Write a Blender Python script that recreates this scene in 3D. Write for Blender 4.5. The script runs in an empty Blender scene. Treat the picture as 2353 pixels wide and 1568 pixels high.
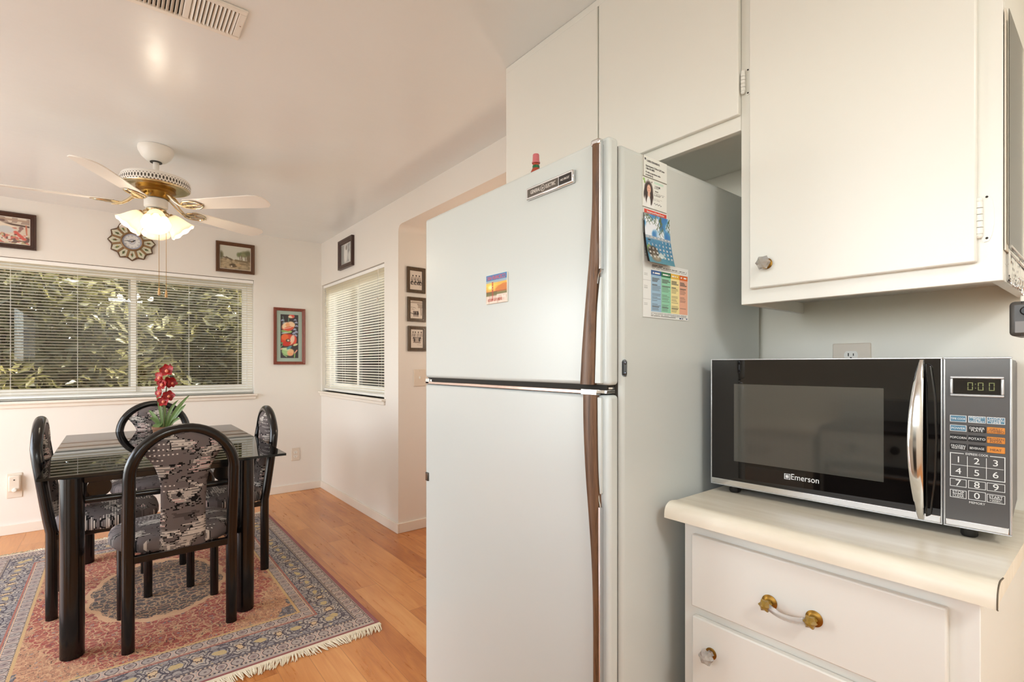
import bpy, bmesh, math, random
import numpy as np
from mathutils import Matrix, Vector

random.seed(7)
SC = bpy.context.scene
COL = SC.collection
PI = math.pi
R = math.radians

# ---------------------------------------------------------------- camera, sky, sun, daylight, exposure
cam = bpy.data.cameras.new('camera')
cam_o = bpy.data.objects.new('camera', cam)
COL.objects.link(cam_o)
cam_o.location = (0, 0, 1.24)
cam_o.rotation_euler = (R(90), 0, R(-38.66))
cam.sensor_width = 36
cam.lens = 1139.1 / 2353 * 36
cam.shift_y = 53.4 / 2353
cam.clip_start = 0.02
SC.camera = cam_o

SC.view_settings.view_transform = 'Standard'
SC.view_settings.look = 'None'
SC.view_settings.gamma = 1
SC.view_settings.use_curve_mapping = False
SC.view_settings.exposure = 0.08
SC.cycles.use_denoising = True
SC.cycles.max_bounces = 10
SC.cycles.diffuse_bounces = 5
SC.cycles.transparent_max_bounces = 16
SC.cycles.caustics_reflective = False
SC.cycles.caustics_refractive = False
SC.cycles.sample_clamp_indirect = 6

w = bpy.data.worlds.new('sky')
SC.world = w
w.use_nodes = True
wn = w.node_tree
sky = wn.nodes.new('ShaderNodeTexSky')
sky.sky_type = 'NISHITA'
sky.sun_disc = False
sky.sun_elevation = R(42)
sky.sun_rotation = R(120)
hazy = wn.nodes.new('ShaderNodeHueSaturation')   # a hazy, paler sky
hazy.inputs['Saturation'].default_value = .45
wn.links.new(sky.outputs[0], hazy.inputs['Color'])
wn.links.new(hazy.outputs[0], wn.nodes['Background'].inputs[0])
wn.nodes['Background'].inputs[1].default_value = 1.15


def lamp(name, kind, loc, energy, color=(1, 1, 1), rot=(0, 0, 0), size=None, size_y=None):
    d = bpy.data.lights.new(name, kind)
    d.energy = energy
    d.color = color
    if kind == 'AREA':
        d.shape = 'RECTANGLE'
        d.size = size
        d.size_y = size_y
    elif kind == 'SUN':
        d.angle = R(1)
    elif size:
        d.shadow_soft_size = size
    o = bpy.data.objects.new(name, d)
    COL.objects.link(o)
    o.location = loc
    o.rotation_euler = rot
    return o


lamp('sun', 'SUN', (6, -6, 8), 13, (1, .95, .86), (R(48), 0, R(52)))
# kitchen window daylight, then two added fill lights, all outside the frame
lamp('kitchen_window_daylight', 'AREA', (-1.03, 0.10, 1.65), 5, (1, .98, .95), (0, R(-90), 0), .62, 2.0)
lamp('kitchen_overhead_fill', 'AREA', (0.15, -1.25, 2.42), 29, (.95, .985, 1), (0, 0, 0), .5, .5)  # unseen overhead light added to brighten the counter and fridge side
lamp('dining_left_fill', 'AREA', (-2.27, 3.45, 1.15), 43, (.96, .985, 1), (0, R(-90), 0), 1.9, 2.2)  # unseen side light added to brighten the dining corner


# ---------------------------------------------------------------- helpers
def lin(c):
    if isinstance(c, str):
        c = tuple(int(c[i:i + 2], 16) / 255 for i in (0, 2, 4))
    elif max(c) > 1.0:
        c = tuple(x / 255 for x in c)
    return tuple(x / 12.92 if x <= .04045 else ((x + .055) / 1.055) ** 2.4 for x in c)


class S:
    """a node socket one can calculate with"""
    def __init__(s, g, k):
        s.g, s.k = g, k

    def __add__(s, o): return s.g.m('ADD', s, o)
    __radd__ = __add__
    def __sub__(s, o): return s.g.m('SUBTRACT', s, o)
    def __rsub__(s, o): return s.g.m('SUBTRACT', o, s)
    def __mul__(s, o): return s.g.m('MULTIPLY', s, o)
    __rmul__ = __mul__
    def __truediv__(s, o): return s.g.m('DIVIDE', s, o)
    def __lt__(s, o): return s.g.m('LESS_THAN', s, o)
    def __gt__(s, o): return s.g.m('GREATER_THAN', s, o)
    def abs(s): return s.g.m('ABSOLUTE', s)
    def floor(s): return s.g.m('FLOOR', s)
    def fract(s): return s.g.m('FRACT', s)
    def sqrt(s): return s.g.m('SQRT', s)
    def sin(s): return s.g.m('SINE', s)
    def cos(s): return s.g.m('COSINE', s)


class G:
    def __init__(s, name, color=(.8, .8, .8), rough=.5, metal=0, spec=.5, **kw):
        s.mat = bpy.data.materials.new(name)
        s.mat.use_nodes = True
        s.nt = s.mat.node_tree
        s.b = s.nt.nodes['Principled BSDF']
        s.out = s.nt.nodes['Material Output']
        s.b.inputs['Base Color'].default_value = (*lin(color), 1)
        s.b.inputs['Roughness'].default_value = rough
        s.b.inputs['Metallic'].default_value = metal
        s.b.inputs['Specular IOR Level'].default_value = spec
        for k, v in kw.items():
            s.b.inputs[k].default_value = v
        s._c = {}

    def put(s, sock, v):
        if isinstance(v, S):
            s.nt.links.new(v.k, sock)
        elif isinstance(v, (tuple, list)) and len(v) == 3 and sock.type == 'RGBA':
            sock.default_value = (*v, 1)
        else:
            sock.default_value = v

    def m(s, op, a, b=0.0, c=None):
        n = s.nt.nodes.new('ShaderNodeMath')
        n.operation = op
        s.put(n.inputs[0], a)
        s.put(n.inputs[1], b)
        if c is not None:
            s.put(n.inputs[2], c)
        return S(s, n.outputs[0])

    def coord(s, k='Object'):
        if k not in s._c:
            n = s.nt.nodes.new('ShaderNodeTexCoord')
            s._c[k] = S(s, n.outputs[k])
        return s._c[k]

    def xyz(s, v=None):
        n = s.nt.nodes.new('ShaderNodeSeparateXYZ')
        s.put(n.inputs[0], v or s.coord())
        return tuple(S(s, o) for o in n.outputs)

    def vec(s, x=0.0, y=0.0, z=0.0):
        n = s.nt.nodes.new('ShaderNodeCombineXYZ')
        for i, q in enumerate((x, y, z)):
            s.put(n.inputs[i], q)
        return S(s, n.outputs[0])

    def noise(s, v=None, scale=5, detail=2, rough=.5, dist=0, col=False):
        n = s.nt.nodes.new('ShaderNodeTexNoise')
        s.put(n.inputs['Vector'], v or s.coord())
        n.inputs['Scale'].default_value = scale
        n.inputs['Detail'].default_value = detail
        n.inputs['Roughness'].default_value = rough
        n.inputs['Distortion'].default_value = dist
        return S(s, n.outputs[1 if col else 0])

    def voro(s, v=None, scale=5, feature='F1', out='Distance', rnd=1):
        n = s.nt.nodes.new('ShaderNodeTexVoronoi')
        n.feature = feature
        s.put(n.inputs['Vector'], v or s.coord())
        n.inputs['Scale'].default_value = scale
        n.inputs['Randomness'].default_value = rnd
        return S(s, n.outputs[out])

    def white(s, v):
        n = s.nt.nodes.new('ShaderNodeTexWhiteNoise')
        n.noise_dimensions = '3D'
        s.put(n.inputs['Vector'], v)
        return S(s, n.outputs[0])

    def ramp(s, f, stops, interp='LINEAR'):
        n = s.nt.nodes.new('ShaderNodeValToRGB')
        n.color_ramp.interpolation = interp
        e = n.color_ramp.elements
        while len(e) < len(stops):
            e.new(.5)
        for q, (p, c) in zip(e, stops):
            q.position = p
            q.color = (*lin(c), 1)
        s.put(n.inputs[0], f)
        return S(s, n.outputs[0])

    def mix(s, f, a, b, blend='MIX'):
        n = s.nt.nodes.new('ShaderNodeMix')
        n.data_type = 'RGBA'
        n.blend_type = blend
        s.put(n.inputs[0], f)
        s.put(n.inputs[6], a if isinstance(a, S) else lin(a))
        s.put(n.inputs[7], b if isinstance(b, S) else lin(b))
        return S(s, n.outputs[2])

    def bump(s, h, strength=.2, dist=.002):
        n = s.nt.nodes.new('ShaderNodeBump')
        n.inputs['Strength'].default_value = strength
        n.inputs['Distance'].default_value = dist
        s.put(n.inputs['Height'], h)
        s.nt.links.new(n.outputs[0], s.b.inputs['Normal'])
        return s

    def base(s, v):
        s.put(s.b.inputs['Base Color'], v)
        return s

    def rough(s, v):
        s.put(s.b.inputs['Roughness'], v)
        return s


def paint(name, c, rough=.45, amount=.06, bump=.15, scale=60, **kw):
    g = G(name, c, rough, **kw)
    n = g.noise(scale=scale, detail=3)
    big = g.noise(scale=1.7, detail=2)
    c0 = lin(c)
    dk = tuple(x * (1 - amount) for x in c0)
    mx = g.nt.nodes.new('ShaderNodeMix')
    mx.data_type = 'RGBA'
    g.put(mx.inputs[0], big)
    mx.inputs[6].default_value = (*dk, 1)
    mx.inputs[7].default_value = (*c0, 1)
    g.base(S(g, mx.outputs[2]))
    if bump:
        g.bump(n, bump, .001)
    return g.mat


def plain(name, c, rough=.5, metal=0, **kw):
    g = G(name, c, rough, metal, **kw)
    n = g.noise(scale=35, detail=2)
    g.rough((n - .5) * min(.08, rough) + rough)
    return g.mat


def wood(name, c1, c2, rough=.4, axis='z', scale=18, stretch=.07):
    g = G(name, c1, rough)
    x, y, z = g.xyz()
    d = {'x': (x * stretch, y, z), 'y': (x, y * stretch, z), 'z': (x, y, z * stretch)}[axis]
    v = g.vec(*d)
    n = g.noise(v, scale * 4, 5, .65, 1.2)
    g.base(g.ramp(n, [(.3, c1), (.52, c2), (.7, c1)]))
    g.bump(n, .12, .0006)
    return g.mat


def thin_glass(name, tint=(1, 1, 1), ior=1.5, rough=0.0):
    """a pane: reflects by Fresnel, lets the rest pass"""
    g = G(name)
    nt = g.nt
    nt.nodes.remove(g.b)
    f = nt.nodes.new('ShaderNodeFresnel')
    f.inputs[0].default_value = ior
    t = nt.nodes.new('ShaderNodeBsdfTransparent')
    t.inputs[0].default_value = (*tint, 1)
    gl = nt.nodes.new('ShaderNodeBsdfGlossy')
    gl.inputs['Roughness'].default_value = rough
    m = nt.nodes.new('ShaderNodeMixShader')
    nt.links.new(f.outputs[0], m.inputs[0])
    nt.links.new(t.outputs[0], m.inputs[1])
    nt.links.new(gl.outputs[0], m.inputs[2])
    nt.links.new(m.outputs[0], g.out.inputs[0])
    return g.mat


def wmat(o):
    mtx = o.matrix_basis.copy()
    while o.parent:
        o = o.parent
        mtx = o.matrix_basis @ mtx
    return mtx


def tag(o, label=None, cat=None, group=None, kind=None):
    for k, v in (('label', label), ('category', cat), ('group', group), ('kind', kind)):
        if v:
            o[k] = v
    return o


def thing(name, label, cat, loc=(0, 0, 0), rotz=0, group=None):
    o = bpy.data.objects.new(name, None)
    o.empty_display_size = .05
    COL.objects.link(o)
    o.location = loc
    o.rotation_euler = (0, 0, rotz)
    return tag(o, label, cat, group)


def kids(o):
    return [c for c in bpy.data.objects if c.parent == o]


def dup(o, parent=None):
    c = o.copy()
    COL.objects.link(c)
    if parent:
        c.parent = parent
    for ch in kids(o):
        dup(ch, c)
    return c


class MB:
    def __init__(s):
        s.v, s.f = [], []

    def add(s, vs, fs):
        n = len(s.v)
        s.v += [tuple(p) for p in vs]
        s.f += [tuple(i + n for i in f) for f in fs]
        return s

    def box(s, x0, x1, y0, y1, z0, z1, mtx=None):
        vs = [(x, y, z) for x in (x0, x1) for y in (y0, y1) for z in (z0, z1)]
        if mtx is not None:
            vs = [mtx @ Vector(p) for p in vs]
        return s.add(vs, [(0, 1, 3, 2), (4, 6, 7, 5), (0, 4, 5, 1), (2, 3, 7, 6), (0, 2, 6, 4), (1, 5, 7, 3)])

    def prism(s, poly, a, b, plane='xy', mtx=None):
        n = len(poly)
        def P(p, h):
            q = {'xy': (p[0], p[1], h), 'xz': (p[0], h, p[1]), 'yz': (h, p[0], p[1])}[plane]
            return mtx @ Vector(q) if mtx is not None else q
        vs = [P(p, a) for p in poly] + [P(p, b) for p in poly]
        return s.add(vs, [tuple(range(n)), tuple(range(n, 2 * n))] + [(i, (i + 1) % n, n + (i + 1) % n, n + i) for i in range(n)])

    def tube(s, path, r, seg=12, closed=False, caps=True, flat=None):
        P = [Vector(p) for p in path]
        n = len(P)
        rr = r if isinstance(r, (list, tuple)) else [r] * n
        T = []
        for i in range(n):
            a = P[(i - 1) % n] if (closed or i > 0) else P[i]
            b = P[(i + 1) % n] if (closed or i < n - 1) else P[i]
            T.append((b - a).normalized())
        up = Vector((0, 0, 1)) if abs(T[0].z) < .9 else Vector((0, 1, 0))
        nrm = (up - T[0] * up.dot(T[0])).normalized()
        vs = []
        for i in range(n):
            if i:
                q = T[i - 1].rotation_difference(T[i])
                nrm = q @ nrm
                nrm = (nrm - T[i] * nrm.dot(T[i])).normalized()
            bn = T[i].cross(nrm)
            for k in range(seg):
                a = 2 * PI * k / seg
                vs.append(P[i] + nrm * (math.cos(a) * rr[i]) + bn * (math.sin(a) * rr[i] * (flat or 1)))
        fs = []
        for i in range(n if closed else n - 1):
            j = (i + 1) % n
            for k in range(seg):
                l = (k + 1) % seg
                fs.append((i * seg + k, i * seg + l, j * seg + l, j * seg + k))
        if caps and not closed:
            fs += [tuple(range(seg)), tuple(range((n - 1) * seg, n * seg))]
        return s.add(vs, fs)

    def lathe(s, prof, c=(0, 0, 0), seg=32, mtx=None, star=None):
        vs, fs = [], []
        m = len(prof)
        for k in range(seg):
            a = 2 * PI * k / seg
            q = star(k) if star else 1
            for r_, z_ in prof:
                p = Vector((math.cos(a) * r_ * q, math.sin(a) * r_ * q, z_))
                vs.append((mtx @ p if mtx is not None else p) + Vector(c))
        for k in range(seg):
            l = (k + 1) % seg
            for i in range(m - 1):
                fs.append((k * m + i, l * m + i, l * m + i + 1, k * m + i + 1))
        fs += [tuple(k * m for k in range(seg)), tuple(k * m + m - 1 for k in range(seg))]
        return s.add(vs, fs)

    def sphere(s, c, r, seg=16, sz=1):
        n = seg // 2
        prof = [(max(1e-4, math.sin(PI * i / n)) * r, -math.cos(PI * i / n) * r * sz) for i in range(n + 1)]
        return s.lathe(prof, c, seg)

    def grid(s, pts):
        """pts[i][j] -> a sheet"""
        n, m = len(pts), len(pts[0])
        return s.add([p for row in pts for p in row],
                     [(i * m + j, i * m + j + 1, (i + 1) * m + j + 1, (i + 1) * m + j) for i in range(n - 1) for j in range(m - 1)])

    def build(s, name, mat, parent=None, bevel=0, angle=35, world=True, segs=2, sheet=False, subsurf=0):
        me = bpy.data.meshes.new(name)
        vs = s.v
        if parent and world:
            inv = wmat(parent).inverted()
            vs = [inv @ Vector(p) for p in vs]
        me.from_pydata([tuple(p) for p in vs], [], s.f)
        if not sheet:
            bm = bmesh.new()
            bm.from_mesh(me)
            bmesh.ops.recalc_face_normals(bm, faces=bm.faces)
            bm.to_mesh(me)
            bm.free()
        for p in me.polygons:
            p.use_smooth = angle > 0
        if angle > 0:
            me.set_sharp_from_angle(angle=R(angle))
        me.materials.append(mat)
        o = bpy.data.objects.new(name, me)
        COL.objects.link(o)
        if parent:
            o.parent = parent
        if bevel:
            b = o.modifiers.new('bevel', 'BEVEL')
            b.width = bevel
            b.segments = segs
            b.limit_method = 'ANGLE'
            b.angle_limit = R(40)
        if subsurf:
            q = o.modifiers.new('subsurf', 'SUBSURF')
            q.levels = q.render_levels = subsurf
        return o


def frame(O, U, V):
    """matrix that lays local x along U, local y along V, local z along U x V, at O"""
    U, V = Vector(U).normalized(), Vector(V).normalized()
    N = U.cross(V)
    return Matrix((( U.x, V.x, N.x, O[0]), (U.y, V.y, N.y, O[1]), (U.z, V.z, N.z, O[2]), (0, 0, 0, 1)))


def text(name, s, size, mtx, mat, parent, align='CENTER', depth=.0003, xscale=1, merge=None, spacing=1):
    """flat raised lettering; mtx carries the plane; merge collects several strings into one part"""
    cu = bpy.data.curves.new('t', 'FONT')
    cu.body = s
    cu.size = size
    cu.align_x = align
    cu.align_y = 'CENTER'
    cu.space_character = spacing
    cu.resolution_u = 3
    cu.extrude = depth
    o = bpy.data.objects.new('t', cu)
    COL.objects.link(o)
    dg = bpy.context.evaluated_depsgraph_get()
    me = bpy.data.meshes.new_from_object(o.evaluated_get(dg))
    vs = [mtx @ Vector((v.co.x * xscale, v.co.y, v.co.z)) for v in me.vertices]
    fs = [tuple(p.vertices) for p in me.polygons]
    bpy.data.objects.remove(o)
    bpy.data.meshes.remove(me)
    bpy.data.curves.remove(cu)
    mb = merge if merge is not None else MB()
    mb.add(vs, fs)
    if merge is None:
        return mb.build(name, mat, parent, angle=0)


# ------------------------------------------------------------ printed pictures: a fine grid coloured point by point
class Art:
    def __init__(s, nx, ny, bg=(1, 1, 1), seed=0, asp=None):
        s.nx, s.ny = nx, ny
        u, v = np.meshgrid(np.linspace(0, 1, nx), np.linspace(0, 1, ny))
        s.u, s.v = u, v
        s.a = asp or nx / ny
        s.c = np.ones((ny, nx, 3)) * np.array([q / 255 for q in bg] if max(bg) > 1 else bg)
        s.rng = np.random.default_rng(seed)
        s.wu = False

    def put(s, mask, c):
        c = np.array([q / 255 for q in c] if max(c) > 1 else c)
        k = np.clip(mask, 0, 1)[..., None]
        s.c = s.c * (1 - k) + c * k
        return s

    def rect(s, x0, y0, x1, y1, c):
        return s.put(((s.u >= x0) & (s.u <= x1) & (s.v >= y0) & (s.v <= y1)) * 1.0, c)

    def ell(s, cx, cy, rx, ry, c, rot=0, soft=.15, k=1.0):
        du, dv = (s.u - cx), (s.v - cy) / s.a
        ca, sa = math.cos(rot), math.sin(rot)
        x, y = du * ca + dv * sa, -du * sa + dv * ca
        d = np.sqrt((x / rx) ** 2 + (y / (ry if s.wu else ry / s.a)) ** 2)
        return s.put(np.clip((1 + soft - d) / (2 * soft), 0, 1) * k, c)

    def line(s, x0, y0, x1, y1, wd, c, k=1.0):
        ax, ay, bx, by = x0, y0 / s.a, x1, y1 / s.a
        px, py = s.u - ax, s.v / s.a - ay
        dx, dy = bx - ax, by - ay
        t = np.clip((px * dx + py * dy) / (dx * dx + dy * dy + 1e-9), 0, 1)
        d = np.hypot(px - t * dx, py - t * dy)
        return s.put(np.clip((wd - d) / (wd * .5) + .5, 0, 1) * k, c)

    def noise(s, fx, fy):
        g = s.rng.random((int(fy) + 2, int(fx) + 2))
        x, y = s.u * fx, s.v * fy
        i, j = np.minimum(x.astype(int), int(fx)), np.minimum(y.astype(int), int(fy))
        a, b = x - i, y - j
        a, b = a * a * (3 - 2 * a), b * b * (3 - 2 * b)
        return (g[j, i] * (1 - a) + g[j, i + 1] * a) * (1 - b) + (g[j + 1, i] * (1 - a) + g[j + 1, i + 1] * a) * b

    def sheet(s, name, mat, parent, O, U, V, bend=None):
        """lay it out: corner O, U and V span the picture"""
        O, U, V = Vector(O), Vector(U), Vector(V)
        inv = wmat(parent).inverted() if parent else Matrix()
        u, v = s.u.ravel(), s.v.ravel()
        P = np.array(O) + u[:, None] * np.array(U) + v[:, None] * np.array(V)
        if bend:
            N = np.array(U.cross(V).normalized())
            P = P + np.array([bend(a, b) for a, b in zip(u, v)])[:, None] * N
        P = [inv @ Vector(p) for p in P]
        nx, ny = s.nx, s.ny
        fs = [(j * nx + i, j * nx + i + 1, (j + 1) * nx + i + 1, (j + 1) * nx + i) for j in range(ny - 1) for i in range(nx - 1)]
        me = bpy.data.meshes.new(name)
        me.from_pydata([tuple(p) for p in P], [], fs)
        at = me.color_attributes.new('Col', 'FLOAT_COLOR', 'POINT')
        c = np.clip(s.c.reshape(-1, 3), 0, 1)
        l = np.where(c <= .04045, c / 12.92, ((c + .055) / 1.055) ** 2.4)
        at.data.foreach_set('color', np.concatenate([l, np.ones((len(l), 1))], 1).ravel().astype(np.float32))
        me.materials.append(mat)
        o = bpy.data.objects.new(name, me)
        COL.objects.link(o)
        o.parent = parent
        return o


def print_mat(name, rough):
    g = G(name, (1, 1, 1), rough)
    n = g.nt.nodes.new('ShaderNodeVertexColor')
    n.layer_name = 'Col'
    g.base(S(g, n.outputs[0]))
    return g.mat


PRINT = print_mat('printed_paper', .55)
PRINT_GLOSS = print_mat('glossy_print', .25)
# ================================================================ materials
M_WALL = paint('wall_paint', (238, 233, 225), .5, .03, .12, 90)
M_WALLK = paint('kitchen_wall_paint', (240, 236, 224), .42, .03, .1, 90)
M_TRIM = paint('trim_paint', (238, 230, 218), .4, .02, 0)
M_CAB = paint('cabinet_paint', (234, 232, 224), .33, .03, .06, 30)
M_ENAMEL = paint('white_enamel', (203, 207, 203), .26, .02, .05, 120)
M_VINYL = plain('white_vinyl', (250, 249, 245), .35)
M_WHITE = plain('white_metal', (240, 236, 228), .35)
M_CHROME = plain('chrome', (225, 225, 225), .12, 1)
M_BRASS = plain('polished_brass', (216, 202, 172), .22, 1)
M_OLDBRASS = plain('aged_brass', (150, 112, 50), .35, 1)
M_BLACKTUBE = G('black_lacquer', (13, 10, 10), .16, 0, .5)
_n = M_BLACKTUBE.noise(scale=300, detail=2)
M_BLACKTUBE.rough(_n * .12 + .12)
M_BLACKTUBE = M_BLACKTUBE.mat
M_BLACKPL = plain('black_plastic', (24, 23, 22), .4)
M_DARK = plain('dark_parts_and_shade', (40, 36, 30), .8)  # small dark parts, and dark fill standing in for shade in gaps
M_PANE = thin_glass('window_glass', (.97, .98, .97))
M_TABLEGLASS = thin_glass('table_glass', (.93, .93, .92), 1.9)
M_GLASSEDGE = plain('glass_edge', (22, 26, 25), .15)
M_CLEAR = G('clear_glass', (250, 250, 248), .02, 0, .8, **{'Transmission Weight': .72, 'IOR': 1.35}).mat
M_AMBER = G('amber_backed_glass', (176, 140, 62), .08, 0, .6, **{'Transmission Weight': .35, 'IOR': 1.5}).mat
M_WALNUT = wood('walnut_grain', (64, 42, 28), (112, 80, 56), .35)
M_FRAMEBROWN = wood('brown_frame', (74, 44, 22), (98, 62, 34), .4)
M_FRAMEDARK = wood('dark_frame', (44, 22, 14), (66, 36, 22), .35)
M_FRAMEGOLD = wood('bronze_frame', (58, 46, 34), (92, 74, 54), .35)
M_MAHOG = wood('mahogany_frame', (104, 44, 30), (140, 74, 58), .28)
M_PLATE = plain('almond_plate', (226, 214, 198), .4)
M_INK = plain('black_ink', (40, 38, 36), .6)
M_WHITEINK = plain('white_ink', (232, 230, 224), .5)


def floor_mat():
    g = G('laminate_planks', (205, 142, 88), .3)
    x, y, z = g.xyz()
    wd, ln = .128, 1.22
    row = (x / wd).floor()
    off = g.white(g.vec(row, 3.3, 0.0))
    yy = y / ln + off * 5.0
    cell = yy.floor()
    rnd = g.white(g.vec(row, cell, 1.0))
    rnd2 = g.white(g.vec(row, cell, 9.0))
    v = g.vec(x + rnd * 7.0, y * .09 + rnd2 * 9.0, 0.0)
    n = g.noise(v, 26, 6, .6, 1.6)
    n2 = g.noise(g.vec(x * 1.0 + rnd * 3.0, y * .3 + rnd2, 0.0), 5, 3, .55, .8)
    f = n * .45 + n2 * .5 + (rnd - .5) * .20
    c = g.ramp(f, [(.26, (170, 100, 50)), (.42, (198, 129, 70)), (.56, (214, 148, 88)), (.74, (228, 170, 108))])
    knots = g.voro(g.vec(x * 3.0, y * 1.1, 0.0), 2.6)
    c = g.mix((g.m('SUBTRACT', .07, knots) * 9.0 > .25) * .35, c, (120, 62, 34))
    ex = (x / wd).fract()
    ey = yy.fract()
    seam = g.m('MAXIMUM', g.m('MAXIMUM', ex < .012, ex > .988), g.m('MAXIMUM', ey < .0014, ey > .9986))
    c = g.mix(seam * .4, c, (120, 70, 36))
    g.base(c)
    g.rough(n * .15 + .22)
    return g.mat


def ceiling_mat():
    g = G('gloss_ceiling_paint', (238, 241, 241), .26, 0, .45)
    n = g.noise(scale=5, detail=3, rough=.6)
    n2 = g.noise(scale=60, detail=2)
    g.bump(n * 1.0 + n2 * .12, .16, .01)
    return g.mat


M_FLOOR, M_CEIL = floor_mat(), ceiling_mat()

# ================================================================ the room
ZC = 2.4536
XW, YF, YR = 1.62, 5.10, 3.36


def struct(o):
    o['kind'] = 'structure'
    return o


struct(MB().box(-2.42, 3.3, -1.72, 5.25, -.08, 0).build('floor', M_FLOOR))
struct(MB().box(-2.42, 3.3, -1.72, 5.25, ZC, ZC + .12).build('ceiling', M_CEIL))
# window wall (far wall), opening X -.79..1.008, Z .967..2.02
w1 = (-.79, 1.008, .967, 2.022)
b = MB()
b.box(-2.42, w1[0], YF, YF + .15, 0, ZC).box(w1[1], 1.77, YF, YF + .15, 0, ZC)
b.box(w1[0], w1[1], YF, YF + .15, 0, w1[2]).box(w1[0], w1[1], YF, YF + .15, w1[3], ZC)
struct(b.build('wall_back', M_WALL, angle=0))
# right wall of the dining corner, opening Y 3.60..5.085
w2 = (3.603, 5.082, .972, 2.03)
b = MB()
b.box(XW, XW + .15, YR, w2[0], 0, ZC).box(XW, XW + .15, w2[1], YF, 0, ZC)
b.box(XW, XW + .15, w2[0], w2[1], 0, w2[2]).box(XW, XW + .15, w2[0], w2[1], w2[3], ZC)
struct(b.build('wall_right', M_WALL, angle=0))
# lowered head of the hall opening, its edge rounded down into the return wall
r0 = .05
prof = [(1.66, ZC), (1.66, 2.262)] + [(YR - r0 + r0 * math.sin(a), 2.262 - r0 + r0 * math.cos(a)) for a in [i * PI / 12 for i in range(7)]] + [(YR, ZC)]
struct(MB().prism(prof, XW, 3.2, 'yz').build('ceiling_hall', M_WALL, angle=40))
struct(MB().box(XW + .15, 3.2, YR, YR + .12, 0, 2.3).build('wall_hall', M_WALL, angle=0))
struct(MB().box(3.2, 3.3, -1.6, YR + .12, 0, ZC).build('wall_hall_end', M_WALL, angle=0))
struct(MB().box(XW, XW + .14, -1.6, 1.66, 0, ZC).build('wall_kitchen', M_WALLK, angle=0))
# walls outside the frame: kitchen window opening, and a dining one added for daylight
b = MB()
b.box(-1.17, -1.05, -1.6, -.9, 0, ZC).box(-1.17, -1.05, 1.1, 2.1, 0, ZC)
b.box(-1.17, -1.05, -.9, 1.1, 0, 1.29).box(-1.17, -1.05, -.9, 1.1, 2.08, ZC)
struct(b.build('wall_left', M_WALLK, angle=0))
b = MB()
b.box(-2.42, -2.3, 1.98, 2.3, 0, ZC).box(-2.42, -2.3, 4.6, YF, 0, ZC).box(-2.42, -2.3, 2.3, 4.6, 2.1, ZC)
b.box(-2.3, -1.17, 1.98, 2.1, 0, ZC)
struct(b.build('wall_dining_left', M_WALL, angle=0))
struct(MB().box(-1.17, 3.3, -1.72, -1.6, 0, ZC).build('wall_front', M_WALLK, angle=0))

# baseboards
struct(MB().box(-2.3, XW, YF - .013, YF, 0, .072).build('baseboard_back', M_TRIM, bevel=.003))
struct(MB().box(XW - .013, XW, YR - .013, YF - .013, 0, .072).build('baseboard_right', M_TRIM, bevel=.003))
struct(MB().box(XW, 3.2, YR - .013, YR, 0, .072).build('baseboard_hall', M_TRIM, bevel=.003))


# ---- windows: white vinyl sliders, glass, sill
def window(name, along, a0, a1, z0, z1, d0, mull):
    """along 'x': wall faces -Y at d0; along 'y': wall faces -X at d0"""
    root = thing(name, None, None, (0, 0, 0))
    struct(root)
    def bx(mb, p0, p1, q0, q1, zz0, zz1):
        return mb.box(p0, p1, q0, q1, zz0, zz1) if along == 'x' else mb.box(q0, q1, p0, p1, zz0, zz1)
    f = MB()
    y0, y1 = d0 + .075, d0 + .13
    t = .045
    bx(f, a0, a1, y0, y1, z0, z0 + t); bx(f, a0, a1, y0, y1, z1 - t, z1)
    bx(f, a0, a0 + t, y0, y1, z0 + t, z1 - t); bx(f, a1 - t, a1, y0, y1, z0 + t, z1 - t)
    f.build('window_frame', M_VINYL, root, bevel=.003)
    m = MB()
    # sashes
    for (s0, s1, q0, q1) in ((a0 + t, mull + .026, y0 + .004, y0 + .024), (mull - .026, a1 - t, y0 + .028, y0 + .048)):
        k = .038
        bx(m, s0, s1, q0, q1, z0 + t, z0 + t + k); bx(m, s0, s1, q0, q1, z1 - t - k, z1 - t)
        bx(m, s0, s0 + k, q0, q1, z0 + t + k, z1 - t - k); bx(m, s1 - k, s1, q0, q1, z0 + t + k, z1 - t - k)
    m.build('sash', M_VINYL, root, bevel=.002)
    for (s0, s1, q) in ((a0 + t, mull, y0 + .012), (mull, a1 - t, y0 + .036)):
        bx(MB(), s0 + .03, s1 - .03 if s1 > mull else s1, q, q + .004, z0 + t + .03, z1 - t - .03).build('pane', M_PANE, root, angle=0)
    return root


W1 = window('window_1', 'x', w1[0], w1[1], w1[2], w1[3], YF, .11)
W2 = window('window_2', 'y', w2[0], w2[1], w2[2], w2[3], XW, 4.331)
sl = MB().box(w1[0] - .02, 1.03, YF - .035, YF + .075, .947, .967).box(w1[0] - .01, 1.022, YF - .016, YF, .918, .947)
sl.build('window_sill', M_TRIM, W1, bevel=.004)
sl = MB().box(XW - .035, XW + .075, 3.575, YF, .952, .972).box(XW - .016, XW, 3.582, YF, .925, .952)
sl.build('window_sill', M_TRIM, W2, bevel=.004)


def slat_mat():
    g = G('blind_slat', (250, 245, 232), .35)
    nt = g.nt
    tr = nt.nodes.new('ShaderNodeBsdfTranslucent')
    tr.inputs[0].default_value = (*lin((252, 246, 228)), 1)
    m = nt.nodes.new('ShaderNodeMixShader')
    n = g.noise(scale=8)
    g.put(m.inputs[0], n * .1 + .58)
    nt.links.new(g.b.outputs[0], m.inputs[1])
    nt.links.new(tr.outputs[0], m.inputs[2])
    nt.links.new(m.outputs[0], g.out.inputs[0])
    return g.mat


M_SLAT = slat_mat()


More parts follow.
